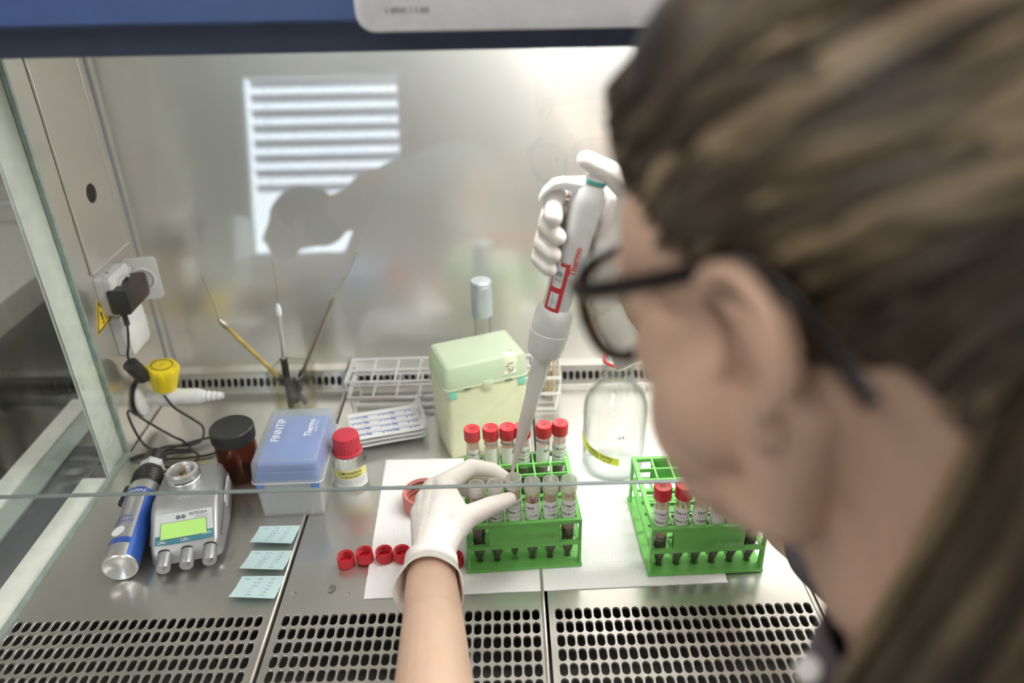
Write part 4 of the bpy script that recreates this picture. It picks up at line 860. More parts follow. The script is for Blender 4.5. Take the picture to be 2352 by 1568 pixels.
def cap_mesh():
    mb = MB(); n = 108; prof = [(9.75, 104, 0), (10.1, 104.6, 1), (10.1, 117.5, 1), (9.8, 119.4, 0), (9.2, 120, 0), (8.2, 119.8, 0), (.1, 119.6, 0)]
    mb.loft([[((r-k*.28*(i % 3 == 0))*math.cos(2*PI*i/n), (r-k*.28*(i % 3 == 0))*math.sin(2*PI*i/n), z) for i in range(n)] for r, z, k in prof], True, True); m = mb.mesh('cap', 30); fix_normals(m); return m
CAPM = cap_mesh()
SM = MB(); SM.lathe([(7.42, 50), (7.5, 103)], 28); SMM = SM.mesh('blood_film', 40)
def sample_tube(rack_o, rack_a, col, row, label, lines, capped, hl, rot=0, lift=0, lab=(60, 92), film=True, capmark=None, tilt=(0, 0), grad=True, brand=False, red=False, dark=True, labw=1.75, streak=False):
    p = rack_o+Vector((col*TP*math.cos(rack_a)-row*TP*math.sin(rack_a), col*TP*math.sin(rack_a)+row*TP*math.cos(rack_a), 1.2+lift))
    t = thing('sample_tube', label, 'test tube', tuple(p), 0, 'screw-cap sample tubes', rot=(tilt[0], tilt[1], rack_a))
    link('tube_wall', TM, CLEARPL, t)
    link('blood', LQ[hl], BLOODRED if red else BLOOD, t)
    if film: link('blood_film', SMM, SMEAR, t)
    if streak:
        mb = MB(); cyl_patch(mb, 7.3, -1.9, -1.2, 78, 97, 8, .1); cyl_patch(mb, 7.3, -2.3, -.9, 74, 80, 8, .1); ob('blood_streak', mb, SMEARR, t)
    a0 = -PI/2+rot; mb = MB(); cyl_patch(mb, 8.5, a0-labw, a0+labw, lab[0], lab[1], 22); lo = ob('label', mb, PAPER, t); zc = (lab[0]+lab[1])/2
    if lines:
        texts([(lines[0], 5.0, lines[4] if len(lines) > 4 else 0, 9), (lines[2], 4.6, 0, -2.6)], INK, lo, on_cyl(8.75, -PI/2+.05, zc), bold=.018)
        texts([(lines[1], 3.6, 0, 3.6), (lines[3], 4.6, 2, -8.6)], INKGREY, lo, on_cyl(8.75, -PI/2+.05, zc))
    if grad:
        mk = MB(); f_ = on_cyl(8.62, -PI/2, 0)
        for i in range(7): w = 4.6 if i % 2 == 0 else 2.6; z = 94+i*2.0-.8; mk.add([f_(2.2, z), f_(2.2+w, z), f_(2.2+w, z+.35), f_(2.2, z+.35)], [(0, 1, 2, 3)])
        for s_i, z in (('12', 94.4), ('13', 98.2), ('14', 102)):
            v, f = text_geo(s_i, 3.8); mk.add([f_(x-2.5, y+z) for x, y in v], f)
        tag(ob('graduation', mk, INKBLUE, t, smooth=0), kind='stuff')
    if brand: text('SARSTEDT', 4.4, INKBLUE, t, on_cyl(8.62, -PI/2, 98), bold=.02); mb = MB(); cyl_patch(mb, 8.6, -PI/2-1.55, -PI/2-1.15, 95.5, 100, 4, .05); ob('maker_mark', mb, INKBLUE, t)
    if capped:
        c = link('cap', CAPM, REDCAP, t)
        if capmark: text(capmark, 8, INK, c, lambda x, y: (x*.9, y, 119.95), name='pen_mark')
    else: link('thread', RIMM, RIMPL, t)
    return t
L = lambda n, a=0: ('E20170612-054', 'E17-0066%03d' % n, 'OBAK-%d' % (1170+n % 30), 'menlohi', a)
B_ = 'in the back row'
sample_tube(LO, LA, 0, 5, 'red-capped sample tube at the left end of the back row, above the glove', L(503), True, 50, tilt=(0, -.02), capmark='43')
sample_tube(LO, LA, 1, 5, 'red-capped sample tube second from left '+B_+', label curling up', None, True, 50, brand=True, grad=False, capmark='42', rot=.35)
sample_tube(LO, LA, 2, 5, 'red-capped sample tube third from left '+B_, ('E2', '', '', '', 7), True, 50, brand=True, grad=False, capmark='9', rot=.5)
sample_tube(LO, LA, 3, 5, 'red-capped sample tube behind the pipette tip '+B_, L(511), True, 44, tilt=(0, -.02))
sample_tube(LO, LA, 4, 5, 'red-capped sample tube second from right '+B_, ('E201', '', '', '', 5), True, 44, brand=True, grad=False, capmark='44', tilt=(0, .03), rot=.3)
sample_tube(LO, LA, 5, 5, 'red-capped sample tube at the right end of the back row, label printed 1178', L(508, -3), True, 58, capmark='33', tilt=(-.02, .03))
F_ = 'in the middle rack front row'
sample_tube(LO, LA, 0, 0, 'open sample tube mostly under the glove, red blood showing in the rack window', None, False, 58, red=True)
sample_tube(LO, LA, 1, 0, 'open sample tube whose mouth shows between gloved finger and thumb', L(512, 3), False, 30)
sample_tube(LO, LA, 2, 0, 'open sample tube pinched between the gloved thumb and forefinger', L(506, -3), False, 30, lift=7, streak=False)
sample_tube(LO, LA, 3, 0, 'open sample tube third from right '+F_+', streaked with blood', ('-054', '27', '-1179', '', -4), False, 30, brand=False, streak=True)
sample_tube(LO, LA, 4, 0, 'open sample tube second from right '+F_, ('612-054', '6508', '-1180', 'ohi', -1), False, 30)
sample_tube(LO, LA, 5, 0, 'open sample tube at the right end of the front row, label printed 1181', ('0170612-0', '17-0066509', 'OBAK-1181', 'menlohi'), False, 50, red=True, streak=False)
Q_ = 'in the right rack'
sample_tube(RO, RA_, 0, 0, 'red-capped sample tube at the left end of the front row of the right rack', ('0170612-0', '17-006633', 'OBAK-1182', 'menlohi'), True, 44, capmark='21', tilt=(.0, -.03))
sample_tube(RO, RA_, 1, 0, 'red-capped sample tube second from left '+Q_+', plain cap', ('70612-054', '0066248', 'BAK-1211', 'menl'), True, 44)
sample_tube(RO, RA_, 2, 0, 'red-capped sample tube third from left '+Q_+', half behind the face', ('E20170', 'E17-0', 'OBAK', '', 2), True, 44)
sample_tube(RO, RA_, 3, 0, 'sample tube fourth from left '+Q_+', label edge beside the cheek', ('-054', '', '', '', -4), True, 44)
sample_tube(RO, RA_, 4, 0, 'sample tube fifth from left '+Q_+', only its dark tip showing', None, True, 44)
sample_tube(RO, RA_, 5, 0, 'sample tube at the right end of the right rack, only its tip showing', None, True, 44)

# ================================================================== LARGE BOTTLE
lb_ = thing('laboratory_bottle', 'large clear glass bottle with red pouring ring, a little water and yellow-green tape', 'bottle', (106, 231, .9))
mb = MB(); mb.lathe([(.1, 3), (30, 1), (36, 0), (40, 1.5), (43, 7), (43, 92), (42, 102), (38, 113), (30, 125), (20.5, 138), (19.4, 142), (22.5, 143.5), (22.5, 147), (19.8, 148.5), (19.6, 152), (20.6, 153), (19.6, 154.5), (20.6, 157), (19.6, 158.5), (20.6, 161), (19.6, 163), (19.6, 168), (17.4, 169), (16.5, 168), (16.5, 142), (18, 137), (28, 123), (36, 111), (40, 101), (41, 92), (41, 8), (36, 3.5), (.1, 5.5)], 56); ob('glass', mb, BOTGLASS, lb_)
mb = MB(); mb.lathe([(.1, 5.6), (36, 3.8), (40.8, 8.5), (40.8, 26), (40.0, 25), (.1, 24.8)], 48); ob('water', mb, WATER, lb_)
mb = MB(); mb.lathe([(17.6, 168.6), (19, 166.6), (20.6, 167.2), (20.8, 169.4), (19.8, 170.6), (18.4, 170.4), (17.6, 169.6)], 40, closed=True); ob('pouring_ring', mb, REDCAP, lb_)
a0 = math.radians(-90)-.75; mb = MB(); 
def tilt_patch(r, a0, a1, zf, h, n=22):
    v = []; 
    for i in range(n+1): a = a0+(a1-a0)*i/n; v += [(r*math.cos(a), r*math.sin(a), zf(a)), (r*math.cos(a), r*math.sin(a), zf(a)+h)]
    m = MB(); V2 = v+[(x*.996, y*.996, z) for x, y, z in v]; k = len(v); F = [(2*i, 2*i+2, 2*i+3, 2*i+1) for i in range(n)]; m.add(V2, F+[tuple(q_+k for q_ in reversed(f)) for f in F]); return m
zf = lambda a: 44-(a-a0+.9)*9.5
ty = ob('yellow_tape', tilt_patch(43.4, a0-.95, a0+.78, zf, 12), TAPEF, lb_)
ft = lambda x, y: (43.7*math.cos(a0+x/43.7), 43.7*math.sin(a0+x/43.7), zf(a0+x/43.7)+y)
text('TWEEN OHA2', 6.5, INK, ty, lambda x, y: ft(x+4, y+8.6), bold=.01); text('LIUOS  7.6.17', 6, INK, ty, lambda x, y: ft(x+6, y+3), bold=.01)
text('64', 9, INKGREY, lb_, on_cyl(43.3, math.radians(-90)+.05, 74))

# ================================================================== STICKY NOTES, DROPS
def note(label, pts, lines):
    pts = [tuple(p)+(0,) for p in pts]
    c = sum((Vector(p) for p in pts), Vector())/4; t = thing('sticky_note', label, 'sticky note', (c.x, c.y, 0), 0, 'pale blue sticky notes'); P = [Vector((p[0]-c.x, p[1]-c.y, 0)) for p in pts]; n = 12
    def f(u, v):     # v=0 glued upper edge, v=1 lifted lower edge
        p = (P[0]*(1-u)+P[1]*u)*(1-v)+(P[3]*(1-u)+P[2]*u)*v; return Vector((p.x, p.y-0*v, 2.9 + 5.5*v**2.2))
    mb = MB(); V = [f(i/n, j/n) for j in range(n+1) for i in range(n+1)]; F = [(j*(n+1)+i, j*(n+1)+i+1, (j+1)*(n+1)+i+1, (j+1)*(n+1)+i) for j in range(n) for i in range(n)]; k = len(V)
    mb.add(V+[p-Vector((0, 0, .25)) for p in V], F+[tuple(q_+k for q_ in reversed(g)) for g in F]); o = ob('leaf', mb, POSTIT, t, smooth=60)
    mb = MB(); pad = [f(u, v)-Vector((0, 0, .4)) for u, v in ((0, 0), (1, 0), (1, .25), (0, .25))]; mb.loft([[(p.x, p.y, .15) for p in pad], [(p.x, p.y, 2.6) for p in pad]]); ob('glued_edge', mb, POSTIT, t, smooth=0)
    texts([(s, 3.7, x-25.5, 19-y) for s, x, y in lines], PENBLUE, o, lambda x, y: tuple(f((x+25.5)/51, (19-y)/38)+Vector((0, 0, .12))), align='LEFT', sx=1.05, name='handwriting')
def nl(first, rest): return [(first[0], 4, 5), (first[1], 20, 5), (first[2], 36, 5)]+[(a, 19-i*.8, 11+i*5.4) for i, (a, b) in enumerate(rest)]+[(b, 35-i*.8, 11+i*5.4) for i, (a, b) in enumerate(rest)]
note('pale blue sticky note farthest from the grille, figures starting 1170', ((-355.2, 117.6), (-304.6, 117.4), (-306, 80), (-358, 84)), nl(('1170 -', '3,42', '114'), (('4,77', '159'), ('5,76', '192'), ('4,23', '141'), ('5,61', '187'), ('5,4', '180'))))
note('pale blue sticky note in the middle of the three, figures starting 1176', ((-353.7, 75.1), (-303, 73.4), (-305.6, 37), (-358, 41)), nl(('1176 -', '5,19', '173'), (('4,14', '138'), ('3,99', '133'), ('3,57', '119'), ('2,73', '91'), ('3,78', '126'))))
note('pale blue sticky note nearest the grille, figures starting 1182', ((-353.2, 33.8), (-303.2, 32.8), (-304.6, -6), (-357, -2)), nl(('1182 -', '7,83', '261'), (('4,11', '137'), ('5,31', '177'), ('3', '100'), ('3,9', '130'), ('4,98', '166'))))
for x, y, sx, sy, lab in ((-245.6, 14, 5.5, 6.5, 'larger water drop on the steel below the red caps'), (-224.7, 5, 2.4, 2.8, 'small round water drop beside the paper towel corner'), (-287, 8.7, 2.6, 2.4, 'small water drop near the edge of the sticky notes')):
    mb = MB(); mb.lathe([(1, 0), (.93, .18), (.7, .36), (.35, .46), (.02, .5)], 20); V = [(px*sx*(1+.18*noise.noise(Vector((px*1.5, py*1.5, x)))), py*sy*(1+.18*noise.noise(Vector((px*2, py*2, y)))), pz*3) for px, py, pz in mb.v]; mb.v = V; mb.f.append(tuple(range(19, -1, -1))); tag(ob('water_drop', mb, pmat('drop_%d' % int(-x), (.9, .9, .9), .03, trans=1, ior=1.33), None, (x, y, .15), smooth=60), lab, 'water drop')

# ================================================================== PIPETTE
P0 = Vector((-35.4, 61.7, 124)); PU = Vector((34.1, 3.9, 146)).normalized()
PM = PU.to_track_quat('Z', 'Y'); 
# local frame: z along the pipette, -y towards the operator's camera side, -x to the left
zx = PU; yx = Vector((0, 1, 0)); yx = (yx-zx*yx.dot(zx)).normalized(); xx = yx.cross(zx)
PMAT = Matrix((xx, yx, zx)).transposed(); pip = thing('pipette', 'white single-channel pipette with red volume window, held by the right glove', 'pipette', tuple(P0)); pip.rotation_mode = 'QUATERNION'; pip.rotation_quaternion = PMAT.to_quaternion()
TIPM = glass('milky_tip_plastic', (.96, .96, .95), (.85, .85, .84), f0=.04, rough=.2, haze=.66, hazecol=(.97, .96, .96))
mb = MB(); mb.lathe([(.9, 0), (1.4, 0), (4.2, 30), (7.2, 62), (8.0, 110), (9.2, 118), (9.6, 152), (8.6, 152), (7, 112), (6.4, 64), (.9, 2)], 32, closed=True); ob('tip', mb, TIPM, pip)
mb = MB(); mb.lathe([(1.2, 3), (5.4, 50), (6.3, 62), (6.6, 84), (.1, 84)], 20); ob('sample_film', mb, glass('pink_film', (.95, .86, .84), (.9, .8, .78), haze=.08, hazecol=(.9, .7, .66)), pip)
mb = MB(); mb.lathe([(.1, 144), (9.5, 144), (9.8, 151), (13, 153), (17.5, 157), (18.8, 164), (20.2, 182), (20.2, 183), (19.6, 183.6), (19.8, 184.4), (19, 203), (17, 209), (14.5, 211), (.1, 211)], 40); ob('collar', mb, WHITEPL, pip)
def osec(z, w, d, r, cx=0, cy=0): return [(x, y, z) for x, y in rrect(w, d, r, 5, cx, cy)]
mb = MB(); mb.loft([osec(204, 27, 29, 12), osec(250, 28, 30, 12), osec(262, 28, 30, 12)]); ob('barrel', mb, WHITEPL, pip)
mb = MB(); mb.loft([osec(242, 24, 27, 9, 3, -1), osec(244, 26, 29, 9, 3, -1), osec(290, 27, 32, 10, 2, 0), osec(320, 30, 35, 11, 2, 0), osec(334, 28, 33, 11, 2, 0), osec(339, 22, 26, 9, 2, 0)]); hn = ob('handle', mb, WHITEPL, pip)
mb = MB(); mb.loft([[tuple(Vector(p)+d) for d in (Vector((0, -w, -h)), Vector((0, w, -h)), Vector((0, w, h)), Vector((0, -w, h)))] for p, w, h in (((4, -2, 331), 11, 6), ((-10, -2, 334), 10, 5), ((-24, -3, 335), 9, 4), ((-34, -4, 331), 8, 3.6), ((-41, -5, 322), 7, 3.2), ((-43, -5, 316), 5, 2.2))]); ob('finger_hook', mb, WHITEPL, pip, bevel=2.2, bseg=3)
mb = MB(); mb.lathe([(.1, 336), (8, 336), (8, 340), (11, 341), (11.4, 344), (.1, 344)], 28, (6, -2)); ob('plunger_ring', mb, pmat('teal_ring', (.05, .48, .45), .35), pip)
mb = MB(); mb.lathe([(.1, 344), (11.2, 344), (10.6, 347), (7, 349), (.1, 349.5)], 28, (6, -2)); ob('plunger_button', mb, WHITEPL, pip)
for z in (337.5, 339.2): mb = MB(); mb.lathe([(8.2, z), (9.6, z+.6), (8.2, z+1.2)], 24, (6, -2)); ob('plunger_rib', mb, WHITEPL, pip)
# red window panel on the front-left of the barrel
def barrel_pt(a, z, off=.3): 
    # point on rounded front, a = angle from -y towards -x
    x, y = -math.sin(a)*14.3, -math.cos(a)*15.3; return (x*(1+off/14), y*(1+off/15), z)
def bpatch(a0, a1, z0, z1, off, n=10):
    m = MB(); v = []
    for i in range(n+1): a = a0+(a1-a0)*i/n; v += [barrel_pt(a, z0, off), barrel_pt(a, z1, off), barrel_pt(a, z0, off-.8), barrel_pt(a, z1, off-.8)]
    f = []
    for i in range(n): b = 4*i; f += [(b, b+4, b+5, b+1), (b+2, b+3, b+7, b+6), (b, b+2, b+6, b+4), (b+1, b+5, b+7, b+3)]
    f += [(0, 1, 3, 2), (4*n, 4*n+2, 4*n+3, 4*n+1)]; m.add(v, f); return m
rp_ = ob('red_panel', bpatch(-.05, 1.05, 210, 262, .5), REDCAP, pip)
ob('name_window', bpatch(.22, .80, 214, 230, .8), WHITEPRINT, rp_); ob('volume_window', bpatch(.22, .80, 236, 258, .8), WHITEPRINT, rp_)
text('1.0', 9, INK, rp_, lambda x, y: barrel_pt(.49+y/15, 247+x, 1.1)); text('Finnpipette', 3.4, INKGREY, rp_, lambda x, y: barrel_pt(.60+y/15, 221+x, 1.1)); text('F1', 3.4, INKGREY, rp_, lambda x, y: barrel_pt(.38+y/15, 221+x, 1.1))
text('Thermo', 9, REDPRINT, hn, lambda x, y: (3-y*1.0+1, -16.6, 266+x), bold=.02); text('SCIENTIFIC', 3.2, GREYPL, hn, lambda x, y: (9-y, -16.4, 266+x))

# ================================================================== PERSON
person = thing('person', 'person with brown tied-back hair, seen from behind, leaning in with bare forearm and white gloves', 'person', (180, -400, -300))
PO = Vector((180, -400, -300))
def hrot(a, b, c):
    return Matrix.Rotation(a, 3, 'Z')@Matrix.Rotation(-b, 3, 'X')@Matrix.Rotation(c, 3, 'Y')
HR = hrot(math.radians(37.5), math.radians(21.4), math.radians(-1.9)); HC = Vector((106, -341, 536))
def H(x, y, z): return HR@Vector((x, y, z))+HC-PO
HR4 = HR
bd_ = MB()
def cap(a, b, ra, rb, flat=1.0, side=None, seg=20): bd_.capsule(a, b, ra, rb, seg, 5, flat, side)
W_ = lambda x, y, z: Vector((x, y, z))-PO
# skull and face (head-local millimetres: x right, y forward, z up)
bd_.ball(H(0, -18, 42), (72, 90, 76), 32, 20, HR4); bd_.ball(H(0, 30, 38), (64, 62, 66), 28, 18, HR4); bd_.ball(H(0, 34, -10), (58, 56, 62), 28, 18, HR4)
bd_.ball(H(0, 48, -48), (46, 42, 44), 24, 16, HR4)
for s in (-1, 1):
    cap(H(s*56, 2, -30), H(s*51, 18, -74), 18, 16); cap(H(s*51, 18, -74), H(s*14, 80, -98), 17, 16); bd_.ball(H(s*38, 60, -46), (27, 28, 34), 20, 14, HR4); bd_.ball(H(s*46, 46, -30), (24, 30, 34), 20, 14, HR4); bd_.ball(H(s*34, 48, 40), (30, 34, 34), 20, 14, HR4); bd_.ball(H(s*36, 58, -70), (22, 26, 24), 18, 12, HR4); bd_.ball(H(s*42, 64, -12), (20, 22, 22), 18, 12, HR4); cap(H(s*44, 78, 30), H(s*10, 90, 32), 9, 8)
    bd_.ball(H(s*30, 76, 12), (17, 13, 13), 16, 10, HR4)
bd_.ball(H(0, 84, -97), (22, 17, 17), 20, 12, HR4)
cap(H(0, 88, 22), H(0, 106, -8), 7, 8.5); bd_.ball(H(0, 104, -12), (13, 9, 8), 16, 10, HR4); cap(H(0, 82, -20), H(0, 84, -60), 20, 18)
cap(H(-18, 88, -44), H(0, 97, -42), 5, 6); cap(H(18, 88, -44), H(0, 97, -42), 5, 6); cap(H(-15, 88, -52), H(0, 95, -54), 5, 6.5); cap(H(15, 88, -52), H(0, 95, -54), 5, 6.5)
# ears: rim, inner fold, bowl edge, lobe
for s in (-1, 1):
    e = [(s*71, 14, 4), (s*76, 15, 20), (s*82, 6, 31), (s*88, -10, 34), (s*92, -22, 25), (s*93, -25, 8), (s*89, -18, -9), (s*82, -5, -21)]
    ep = smooth_path([H(*p) for p in e], 3); bd_.tube(ep, [3.6+.8*math.sin(PI*i/(len(ep)-1)) for i in range(len(ep))], 10)
    e2 = [(s*78, 4, 22), (s*87, -10, 18), (s*88, -16, 4), (s*84, -8, -11), (s*78, 4, -17)]; ep = smooth_path([H(*p) for p in e2], 3); bd_.tube(ep, 3.4, 10)
    bd_.ball(H(s*75, -12, 8), (3.6, 15, 24), 16, 12, HR4@Matrix.Rotation(s*.5, 3, 'Z')); bd_.ball(H(s*77, 1, -25), (6, 10, 11), 14, 10, HR4); bd_.ball(H(s*78, 12, -3), (5, 5, 8), 12, 8, HR4)
# neck, trunk, arms as one body
C7 = W_(157, -412, 440)
cap(H(0, -30, -20), H(0, -32, -95), 56, 52); cap(H(0, 10, -60), H(0, -10, -120), 44, 50); cap(H(0, -34, -92), W_(168, -400, 400), 54, 62)
SL, SR = W_(112, -472, 238), W_(272, -312, 268)
cap(W_(150, -436, 320), SL, 56, 50); cap(W_(215, -365, 330), SR, 56, 50)
cap(W_(185, -410, 290), W_(200, -440, 60), 88, 96); cap(W_(200, -440, 60), W_(210, -470, -120), 98, 118); cap(W_(210, -470, -120), W_(205, -520, -220), 120, 130)
cap(W_(150, -430, 240), W_(170, -445, 120), 78, 78); cap(W_(215, -345, 270), W_(235, -410, 100), 80, 78)
EL, WL = W_(-96, -292, 92), W_(-122, -36, 84); ER, WR_ = W_(262, -20, 116), W_(100, 58, 332)
cap(SL, EL, 48, 38); cap(EL, W_(-106, -200, 90), 37, 36); cap(W_(-106, -200, 90), W_(-113, -120, 88), 36, 30); cap(W_(-113, -120, 88), WL, 30, 24.5, .86, (0, 0, 1)); cap(WL, W_(-121, 0, 90), 24, 22, .8)
cap(SR, ER, 48, 38); cap(ER, ER.lerp(WR_, .35), 37, 36); cap(ER.lerp(WR_, .35), WR_, 35, 24); cap(WR_, WR_+Vector((-14, 6, 26)), 23, 20)
body = blob('body', bd_, 2.4, SKIN, person, 5)
# eyes
for s in (-1, 1):
    mb = MB(); mb.ball(H(s*30, 80, 12), 11.5, 20, 14); ey = ob('eye', mb, pmat('eye_white_%d' % (s+1), (.8, .78, .75), .15), person); mb = MB(); mb.ball(H(s*29, 88.5, 11), (5.2, 3.4, 5.2), 16, 10, HR4); ob('iris', mb, pmat('iris_%d' % (s+1), (.08, .12, .12), .1), ey)

# gloves
def glove(name, label, fingers, palm, cuff):
    g = MB()
    for pts in fingers:
        ps = [Vector(p[:3])-PO for p in pts]; rs = [p[3] for p in pts]
        for i in range(len(ps)-1): g.capsule(ps[i], ps[i+1], rs[i], rs[i+1], 18, 6)
    for a, b, ra, rb in palm: g.capsule(Vector(a)-PO, Vector(b)-PO, ra, rb, 18, 6)
    o = blob(name, g, 1.25, LATEX, person, 8); tag(o, label)
    if cuff:
        rings = []
        for c, d, r1, r2, sd, wob, *lean in cuff:
            c = Vector(c)-PO; d = Vector(d).normalized(); u = Vector(sd); u = (u-d*u.dot(d)).normalized(); w = d.cross(u)
            rings.append([tuple(c+u*r1*(1+wob*math.sin(3*a+1))*math.cos(a)+w*r2*(1+wob*math.sin(5*a))*math.sin(a)+d*(wob*10*math.sin(2*a+.6)-(lean[0] if lean else 0)*math.cos(a))) for a in [2*PI*i/48 for i in range(48)]])
        m = MB(); inner = [[tuple(Vector(p)*1) for p in r] for r in rings]; m.loft(rings, False, False); cu = ob('cuff', m, LATEX, o, smooth=80)
        md = cu.modifiers.new('sheet', 'SOLIDIFY'); md.thickness = .0009; md.offset = 0
        rim = MB(); rr = [Vector(p) for p in rings[-1]]; rim.tube(rr+[rr[0]], 1.0, 8); ob('rolled_rim', rim, LATEXCUFF, cu)
    return o
LF = [[(-112, 46, 121, 12.5), (-82, 73, 124, 9.8), (-58, 76, 117, 8.8), (-44.5, 71, 110, 7.6)],
      [(-124, 48, 115, 12.5), (-96, 84, 106, 9.6), (-70, 88, 96, 8.8), (-52, 84, 89, 7.6)],
      [(-132, 40, 107, 12), (-112, 76, 92, 9.2), (-90, 82, 84, 8.4), (-74, 79, 81, 7.2)],
      [(-137, 28, 99, 11.5), (-126, 60, 88, 8.4), (-112, 66, 82, 7.4), (-102, 64, 81, 6.4)],
      [(-106, -6, 94, 16), (-86, 12, 104, 13), (-60, 25, 108, 10.6), (-39, 36.5, 107, 8.2)]]
LW = (-122, -30, 86)
LP = [(LW, (-110, 44, 119), 22, 14), (LW, (-122, 46, 113), 22, 14), (LW, (-131, 38, 106), 21, 13), (LW, (-136, 26, 99), 20, 12.5), (LW, (-106, -6, 96), 22, 17), ((-96, 6, 102), (-112, 36, 116), 13, 12), ((-92, 18, 107), (-108, 44, 119), 9, 10), ((-121, -30, 85), LW, 24, 23.5)]
glove('glove', 'white latex glove on the left hand, thumb and forefinger pinching a tube', LF, LP,
      [((-122, -28, 86), (.02, -1, 0), 23.5, 27, (0, 0, 1), 0), ((-121, -42, 85.5), (.02, -1, 0), 25, 28, (0, 0, 1), .01, 3), ((-121, -54, 85), (.02, -1, 0), 26.5, 30, (0, 0, 1), .02, 9), ((-121, -64, 85), (.02, -1, .05), 28, 32.5, (0, 0, 1), .03, 14), ((-121, -70, 84), (.02, -1, .05), 29, 35, (0, 0, 1), .035, 17)])
def PL(x, y, z): p = P0+xx*x+yx*y+zx*z; return (p.x, p.y, p.z)
RF = []
for z, zt_, r, rt_ in ((320, 312, 10, 9.2), (301, 291, 10.4, 9.2), (282, 273, 10, 9), (264, 258, 9, 8.2)):
    RF.append([PL(34, 14, z+8)+(12.5,), PL(2, 27, z+2)+(r,), PL(-25, 17, z)+(r*.98,), PL(-29, -4, zt_)+(r*.93,), PL(-19, -19, zt_-3)+(rt_*.92,)])
RF[0] = [PL(34, 14, 330)+(12.5,), PL(4, 28, 328)+(10.4,), PL(-24, 18, 324)+(10,), PL(-29, -4, 313)+(9.6,), PL(-27, -17, 305)+(9,)]
RF.append([PL(38, 0, 280)+(17,), PL(44, -6, 312)+(14,), PL(38, -8, 340)+(12,), PL(14, -8, 354)+(10.4,), PL(-9, -8, 360)+(9.2,)])
RWp = PL(54, 8, 224)
RP = [(RWp, PL(36, 16, 330), 21, 13), (RWp, PL(38, 18, 310), 21, 13), (RWp, PL(39, 18, 290), 20, 13), (RWp, PL(39, 18, 270), 19, 12), (RWp, PL(38, 0, 280), 20, 18), (PL(39, 2, 290), PL(42, 4, 322), 17, 14), (PL(37, 10, 275), PL(35, 12, 325), 16, 14)]
d_ = Vector(RWp)-Vector(PL(38, 8, 300)); ew = (WR_+PO); dr = (ER-WR_).normalized()
RP.append((tuple(Vector(RWp)+dr*32), RWp, 27, 22))
glove('glove', 'white latex glove on the right hand, gripping the pipette, thumb raised', RF, RP,
      [(tuple(Vector(RWp)+dr*k), tuple(dr), 24+j, 25+j, (0, 1, 0), w) for k, j, w in ((4, 0, 0), (24, 3, .01), (44, 6, .02), (60, 12, .04))])

# top: dark collared work shirt with snap, sleeves pushed up
ct = MB()
ct.capsule(W_(188, -420, 300), W_(200, -440, 60), 97, 108, 32, 8); ct.capsule(W_(200, -440, 60), W_(208, -475, -160), 110, 134, 32, 8)
ct.capsule(W_(152, -438, 312), SL, 62, 56, 24, 6); ct.capsule(W_(215, -366, 325), SR, 62, 56, 24, 6); ct.capsule(SL, SL.lerp(EL, .75), 57, 47, 24, 6); ct.capsule(SR, SR.lerp(ER, .75), 57, 47, 24, 6)
ct.capsule(W_(150, -430, 235), W_(170, -445, 120), 84, 84, 24, 6); ct.capsule(W_(217, -343, 270), W_(237, -408, 100), 86, 84, 24, 6)
sh_ = blob('shirt', ct, 4, COAT, person, 6); tag(sh_, 'dark grey purple collared shirt')
cl = MB(); rings = []; ca_ = Vector((166, -408, 388))-PO; cdir = Vector((-.12, .30, .95)).normalized(); u = Vector((1, 0, 0)); u = (u-cdir*u.dot(cdir)).normalized(); w = cdir.cross(u)
for h, r in ((-20, 72), (10, 66), (24, 66), (25, 69), (8, 74), (-16, 80)): rings.append([tuple(ca_+cdir*(h+(6*math.cos(a)))+(u*math.cos(a)+w*math.sin(a))*r) for a in [2*PI*i/48 for i in range(48)]])
cl.loft(rings, False, False); co = ob('collar', cl, COAT, sh_, smooth=80); co.modifiers.new('s', 'SOLIDIFY').thickness = .0015
SNAP = Vector((86, -405, 391))-PO
snap = MB(); sd_ = (Vector((-37, -615, 668))-PO-SNAP).normalized(); sd_ = (sd_+Vector((-.5, .3, .2))).normalized(); M = Matrix.Translation(SNAP)@sd_.to_track_quat('Z', 'Y').to_matrix().to_4x4()
snap.lathe([(.1, 0), (5.6, 0), (5.8, 1.4), (4.6, 2.4), (3.4, 1.4), (.1, 1.2)], 24); snap.xf(M); ob('snap_button', snap, WHITEPL, sh_)

# hair: close cap plus combed locks running back to the tie, then the hanging tail
hc = MB()
hc.ball(H(0, -22, 46), (78, 94, 81), 32, 20, HR4); hc.ball(H(0, 17, 84), (66, 66, 58), 28, 18, HR4); hc.ball(H(0, -62, 8), (62, 52, 62), 24, 16, HR4)
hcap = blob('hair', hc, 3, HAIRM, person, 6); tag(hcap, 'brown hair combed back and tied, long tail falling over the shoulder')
def shade_attr(me, val):
    at = me.attributes.new('shade', 'FLOAT', 'POINT'); at.data.foreach_set('value', val)
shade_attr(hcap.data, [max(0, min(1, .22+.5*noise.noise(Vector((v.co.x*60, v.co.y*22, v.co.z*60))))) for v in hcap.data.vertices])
TIE = (-6, -112, 58)
def surf(p, k=1.0):
    """push a head-local point onto the hair surface"""
    c = Vector((0, -22, 46)); r = Vector((80, 97, 83)); d = Vector(p)-c; s = 1/math.sqrt((d.x/r.x)**2+(d.y/r.y)**2+(d.z/r.z)**2)
    a = c+d*s; c2 = Vector((0, 17, 84)); r2 = Vector((68, 69, 61)); d2 = Vector(p)-c2; s2 = 1/math.sqrt((d2.x/r2.x)**2+(d2.y/r2.y)**2+(d2.z/r2.z)**2); b = c2+d2*s2
    return (a if (a-c).length*1.0 > (b-c).length else b)*1.0
lk = MB(); shv = []; rng = random.Random(3)
